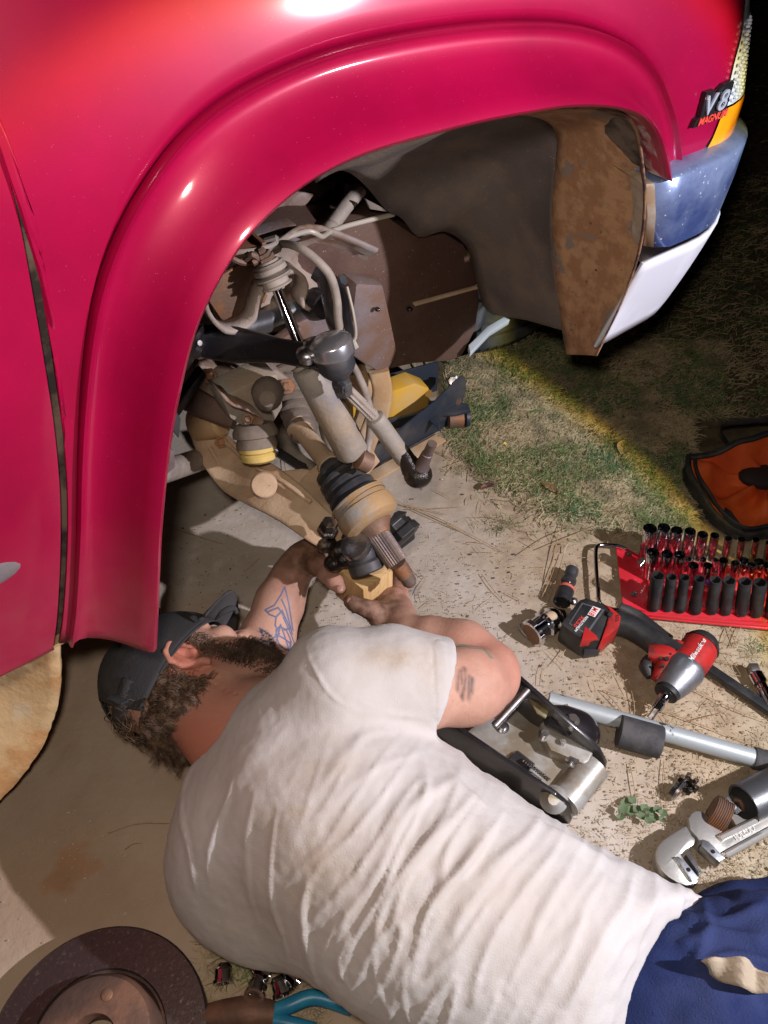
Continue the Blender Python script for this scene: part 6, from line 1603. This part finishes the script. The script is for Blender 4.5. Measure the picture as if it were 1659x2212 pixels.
hd2 = pix_dist(px, py, [(1490, 1965), (1468, 2040), (1430, 2130), (1385, 2212)])[0]; out += np.where((hd2 > 14) & (hd2 < 18), -.0013, 0)
P = P + N * out[:, None]; P[:, 2] = np.maximum(P[:, 2], .001); P = lapl(P, Q, 1, .35)
def sb_(cx, cy, rx, ry): return np.exp(-(((px - cx) / rx) ** 2 + ((py - cy) / ry) ** 2))
stn = .9 * sb_(850, 1420, 75, 26) + .5 * sb_(930, 1430, 22, 60) + .85 * sb_(610, 1730, 75, 75) + .55 * sb_(700, 1850, 110, 90) + .35 * sb_(560, 1980, 90, 90) + .3 * sb_(760, 1960, 120, 100) + .5 * sb_(700, 1640, 80, 50) + .25 * sb_(1000, 1950, 200, 200) + .3 * sb_(500, 1650, 60, 60)
stn += .06 * sb_(853, 1772, 9, 7) * 8
m_shirt, hn_, hb_, hcur, hmp = mat('dirty_white_cotton', (.58, .56, .545), .9, c2=(.52, .485, .455), sc2=5, lo=.4, hi=.7, bump=.25, bsc=520, sheen=.15, spec=.2)
a_ = nd(hn_, 'ShaderNodeAttribute'); a_.attribute_name = 'stain'; tn = nd(hn_, 'ShaderNodeTexNoise'); tn.inputs['Scale'].default_value = 26; tn.inputs['Detail'].default_value = 9; tn.inputs['Roughness'].default_value = .7; hn_.links.new(hmp.outputs[0], tn.inputs[0])
tr_ = nd(hn_, 'ShaderNodeMapRange'); tr_.inputs[1].default_value = .3; tr_.inputs[2].default_value = .7; hn_.links.new(tn.outputs[0], tr_.inputs[0])
tm_ = nd(hn_, 'ShaderNodeMath', operation='MULTIPLY'); hn_.links.new(a_.outputs['Fac'], tm_.inputs[0]); hn_.links.new(tr_.outputs[0], tm_.inputs[1])
x_ = nd(hn_, 'ShaderNodeMix', data_type='RGBA'); hn_.links.new(tm_.outputs[0], x_.inputs['Factor']); hn_.links.new(hcur, x_.inputs['A']); x_.inputs['B'].default_value = (.40, .29, .17, 1); hn_.links.new(x_.outputs['Result'], hb_.inputs['Base Color'])
mkmesh('t_shirt', P, Q, m_shirt, man, dict(stain=np.clip(stn, 0, 1)))

# --- jeans
Jn = Field((.22, -.42, -.01), (1.15, .62, .42), .0048)
Jn.chain([W(1400, 2168, .130), W(1500, 2200, .13), W(1580, 2235, .13)], [.108, .114, .118], .03)
Jn.chain([W(1500, 2140, .14), W(1640, 2120, .15), W(1800, 2110, .15), W(2050, 2140, .12)], [.090, .090, .088, .08], .03)
Jn.chain([W(1540, 2220, .11), W(1700, 2300, .10), W(1950, 2420, .09)], [.12, .105, .085], .03)
Jn.chain([W(1500, 2040, .07), W(1600, 1995, .06), W(1720, 1975, .06)], [.05, .048, .055], .02)
Jn.plane((0, 0, .003), (0, 0, -1), .01)
P, Q = Jn.mesh(); P = lapl(P, Q, 5, .6); N = vnormals(P, Q)
if np.einsum('ij,ij->i', P[Q[:, 0]], np.cross(P[Q[:, 1]], P[Q[:, 2]])).sum() < 0: N = -N
px, py = proj(P); out = .005 * snoise(P, 12, 2) + .003 * snoise(P, 34, 5)
for poly, wd, hh in [([(1490, 1980), (1560, 1990), (1659, 1960)], 12, .006), ([(1480, 2040), (1540, 2010), (1640, 2030)], 12, .006), ([(1500, 2090), (1580, 2060), (1659, 2080)], 10, .005), ([(1520, 1950), (1530, 2010), (1500, 2080)], 10, .006), ([(1600, 1940), (1659, 1950)], 9, .005)]:
    d, t, s_ = pix_dist(px, py, poly); out += hh * np.exp(-(d / wd) ** 2)
P = P + N * out[:, None]; P[:, 2] = np.maximum(P[:, 2], .001)
mkmesh('jeans', P, Q, m_jeans, man)
G = []
ed = spl([W(*p, z) for p, z in (((1515, 2075), .272), ((1560, 2066), .280), ((1605, 2070), .280), ((1640, 2092), .275), ((1690, 2130), .265))], 20)
for i in range(20):
    r = []
    for k in range(7):
        t = k / 6; r.append(ed[i] + np.array((.01 * t, -.030 * t * math.sin(math.pi * min(1, (i + 2) / 20)), -.012 * t + .006 * math.sin(i * .9 + t * 3))))
    G.append(r)
MB().grid(G).build('pocket_lining', m_pocket, man, solid=.003)

# --- cap
m_brim = m_cotton
N1, N2 = 44, 30; G = []
cc = H(.034, -.010, 0)
for i in range(N1 + 1):
    a = 2 * math.pi * i / N1; r = []
    # opening: lower over the ears, arched up at the back for the strap
    back = max(0, math.cos(a - math.pi))       # a=0 is the front
    for k in range(N2):
        t = k / (N2 - 1)
        lowest = math.radians(96 + 4 * abs(math.sin(a)))
        th = lowest * (1 - t)
        if back > .88: th = min(th, lowest * (1 - t) * (1 - .50 * ((back - .88) / .12) ** .5) )
        q = np.array((math.cos(th) * .122, math.sin(th) * math.cos(a) * .112, math.sin(th) * math.sin(a) * .090))
        q *= 1 + .012 * noise.noise(Vector((q[0] * 22, q[1] * 22, q[2] * 22 + 4))) + .02 * noise.noise(Vector((q[0] * 9, q[1] * 9, q[2] * 9)))
        sm = abs(((a / (2 * math.pi) * 6) % 1) - .5); q *= 1 - .006 * math.exp(-((sm - .5) / .02) ** 2)
        r.append(cc + RH @ (q + np.array((-.004, 0, 0))))
    G.append(r)
cap = MB().grid(G).build('cap', m_cotton, man, solid=.0025, ang=80)
# sweatband hem stitched round the opening
MB().tube([G[i][0] * .97 + cc * .03 for i in range(-8, 30)] if False else [G[i % N1][0] for i in range(-14, 15)], .0022, 6).build('stitched_hem', m_cotton, cap)
G = []
for i in range(25):
    s_ = (i / 24 - .5) * 2; r = []
    for k in range(10):
        t = k / 9; L_ = .072 * (1 - abs(s_) ** 2.6) ** .5 + .004
        r.append(cc + RH @ np.array((.006 - .004 * t - .020 * s_ * s_, .106 * math.sqrt(max(0, 1 - .60 * s_ * s_)) + L_ * t, s_ * .074)))
    G.append(r)
brim = MB().grid(G).build('brim', m_cotton, cap, solid=.004)
# worn curled tip of the brim
MB().tube([W(466, 1338, .25), W(478, 1325, .262), W(494, 1316, .264), W(507, 1315, .26), (W(512, 1326, .255))], [.002, .004, .005, .004, .003], 8, smooth=4).build('torn_fold', m_cotton, cap)
# strap at the back
st_ = [cc + RH @ np.array((.020 - .004 * abs(s_) , -.108 * math.cos(s_ * .9), .090 * math.sin(s_ * .9))) for s_ in np.linspace(-1, 1, 16)]
G = [[p + U * d + 0 for d in (-.012, 0, .012)] for p in st_]
MB().grid(G).build('strap', m_cotton, cap, solid=.002)
MB().box(cc + RH @ np.array((.018, -.094, .056)), (.026, .004, .022), frame(U, unit(RH @ np.array((0, -.8, .6))))).build('buckle', m_webbing, cap, bevel=.001)

# --- hair and beard: curling locks
m_hair = M_('brown_hair', (.11, .066, .042), .38, c2=(.22, .14, .09), sc2=60, spec=.6, stretch=None)
m_beard = M_('dark_beard', (.060, .038, .026), .5, c2=(.13, .085, .055), sc2=60, spec=.4)
rh = random.Random(11)
def lock(mb, root, dirn, L, curl_r, turns, r0, nrm, n=14, sides=4, ph=None):
    d = unit(dirn); nn = unit(np.array(nrm) - d * np.dot(nrm, d)); b = np.cross(d, nn); ph = rh.uniform(0, 6.28) if ph is None else ph; pts = []; rr = []
    for k in range(n):
        t = k / (n - 1); an = ph + turns * 2 * math.pi * t
        pts.append(np.array(root) + d * L * t * .8 + nn * (.004 * math.sin(math.pi * t) + curl_r * t ** .5 * math.sin(an)) + b * curl_r * t ** .5 * math.cos(an)); rr.append(r0 * (1 - .8 * t))
    mb.tube(pts, rr, sides, caps=False)
def head_pt(th, ph, R_=(1, 1, 1)):
    """th from the crown, ph round (0 = face, +90 = right ear side up)"""
    q = np.array((math.cos(th) * .098, math.sin(th) * math.cos(ph) * .098, math.sin(th) * math.sin(ph) * .076)); return H(.030, -.012, 0) + RH @ (q * 1.01), unit(RH @ (q / np.array((.098, .098, .076)) ** 2 / 100))
hair = MB()
def pick(wt, n, seed):
    r = np.random.RandomState(seed); p = wt * (wt > .15); p = p / p.sum(); return r.choice(len(wt), n, p=p)
for j in pick(h_w, 210, 1):
    p_, n_v = PB[j], NB[j]
    d = unit(-U * rh.uniform(.6, 1.0) - Fc * rh.uniform(-.15, .45) + n_v * rh.uniform(.05, .22) + np.array((rh.gauss(0, .2), rh.gauss(0, .2), rh.gauss(0, .08))))
    L_ = rh.uniform(.026, .050) * (1.15 if lc[j, 0] > -.02 else .7); ph_ = rh.uniform(0, 6.28); cr2 = rh.uniform(.0035, .0070); tu_ = rh.uniform(.9, 1.9)
    for m in range(13):
        q_ = p_ + np.cross(d, n_v) * rh.gauss(0, .0022) + d * rh.gauss(0, .003) + n_v * rh.uniform(0, .0025)
        lock(hair, q_, d + np.array((rh.gauss(0, .05), rh.gauss(0, .05), rh.gauss(0, .04))), L_ * rh.uniform(.8, 1.1), cr2 * rh.uniform(.8, 1.15), tu_, rh.uniform(.00055, .00095), n_v, 16, 3, ph_ + rh.gauss(0, .22))
for j in pick(h_w, 600, 8):
    p_, n_v = PB[j], NB[j]
    lock(hair, p_, -U + n_v * .3 + np.array((rh.gauss(0, .3), rh.gauss(0, .3), rh.gauss(0, .1))), rh.uniform(.012, .035), rh.uniform(.002, .005), rh.uniform(.8, 2), .0006, n_v, 12, 3)
for j in pick(s_w, 330, 2):
    p_, n_v = PB[j], NB[j]
    d = -U * rh.uniform(.3, 1) + Fc * rh.uniform(-.1, .8) + n_v * rh.uniform(.05, .3)
    lock(hair, p_, d, rh.uniform(.010, .028), rh.uniform(.0015, .004), rh.uniform(.7, 1.8), rh.uniform(.0005, .0010), n_v)
for i in range(160):                                                     # tuft through the cap's back opening
    ph = math.radians(rh.gauss(178, 20)); th = math.radians(rh.uniform(35, 88)); p_, n_v = head_pt(th, ph)
    d = n_v * rh.uniform(.15, .5) - U * rh.uniform(.6, .9) + np.array((rh.gauss(0, .12), rh.gauss(0, .12), -.15))
    lock(hair, p_ + n_v * .004, d, rh.uniform(.025, .045), rh.uniform(.002, .005), rh.uniform(.6, 1.6), rh.uniform(.0008, .0015), n_v)
hair.build('hair', m_hair, man, merge=False, ang=180)
brd = MB()
for j in pick(b_w, 1700, 3):
    p_, n_v = PB[j], NB[j]
    d = -U * rh.uniform(.3, 1) + Fc * rh.uniform(-.1, .6) + n_v * rh.uniform(.15, .6) + np.array((rh.gauss(0, .2), rh.gauss(0, .2), rh.gauss(0, .1)))
    lock(brd, p_, d, rh.uniform(.005, .015), rh.uniform(.001, .0028), rh.uniform(.5, 1.5), rh.uniform(.0004, .0008), n_v, 7, 3)
brd.build('beard', m_beard, man, merge=False, ang=180)

# ------------------------------------------------------------------ every mesh carries its parent's frame already
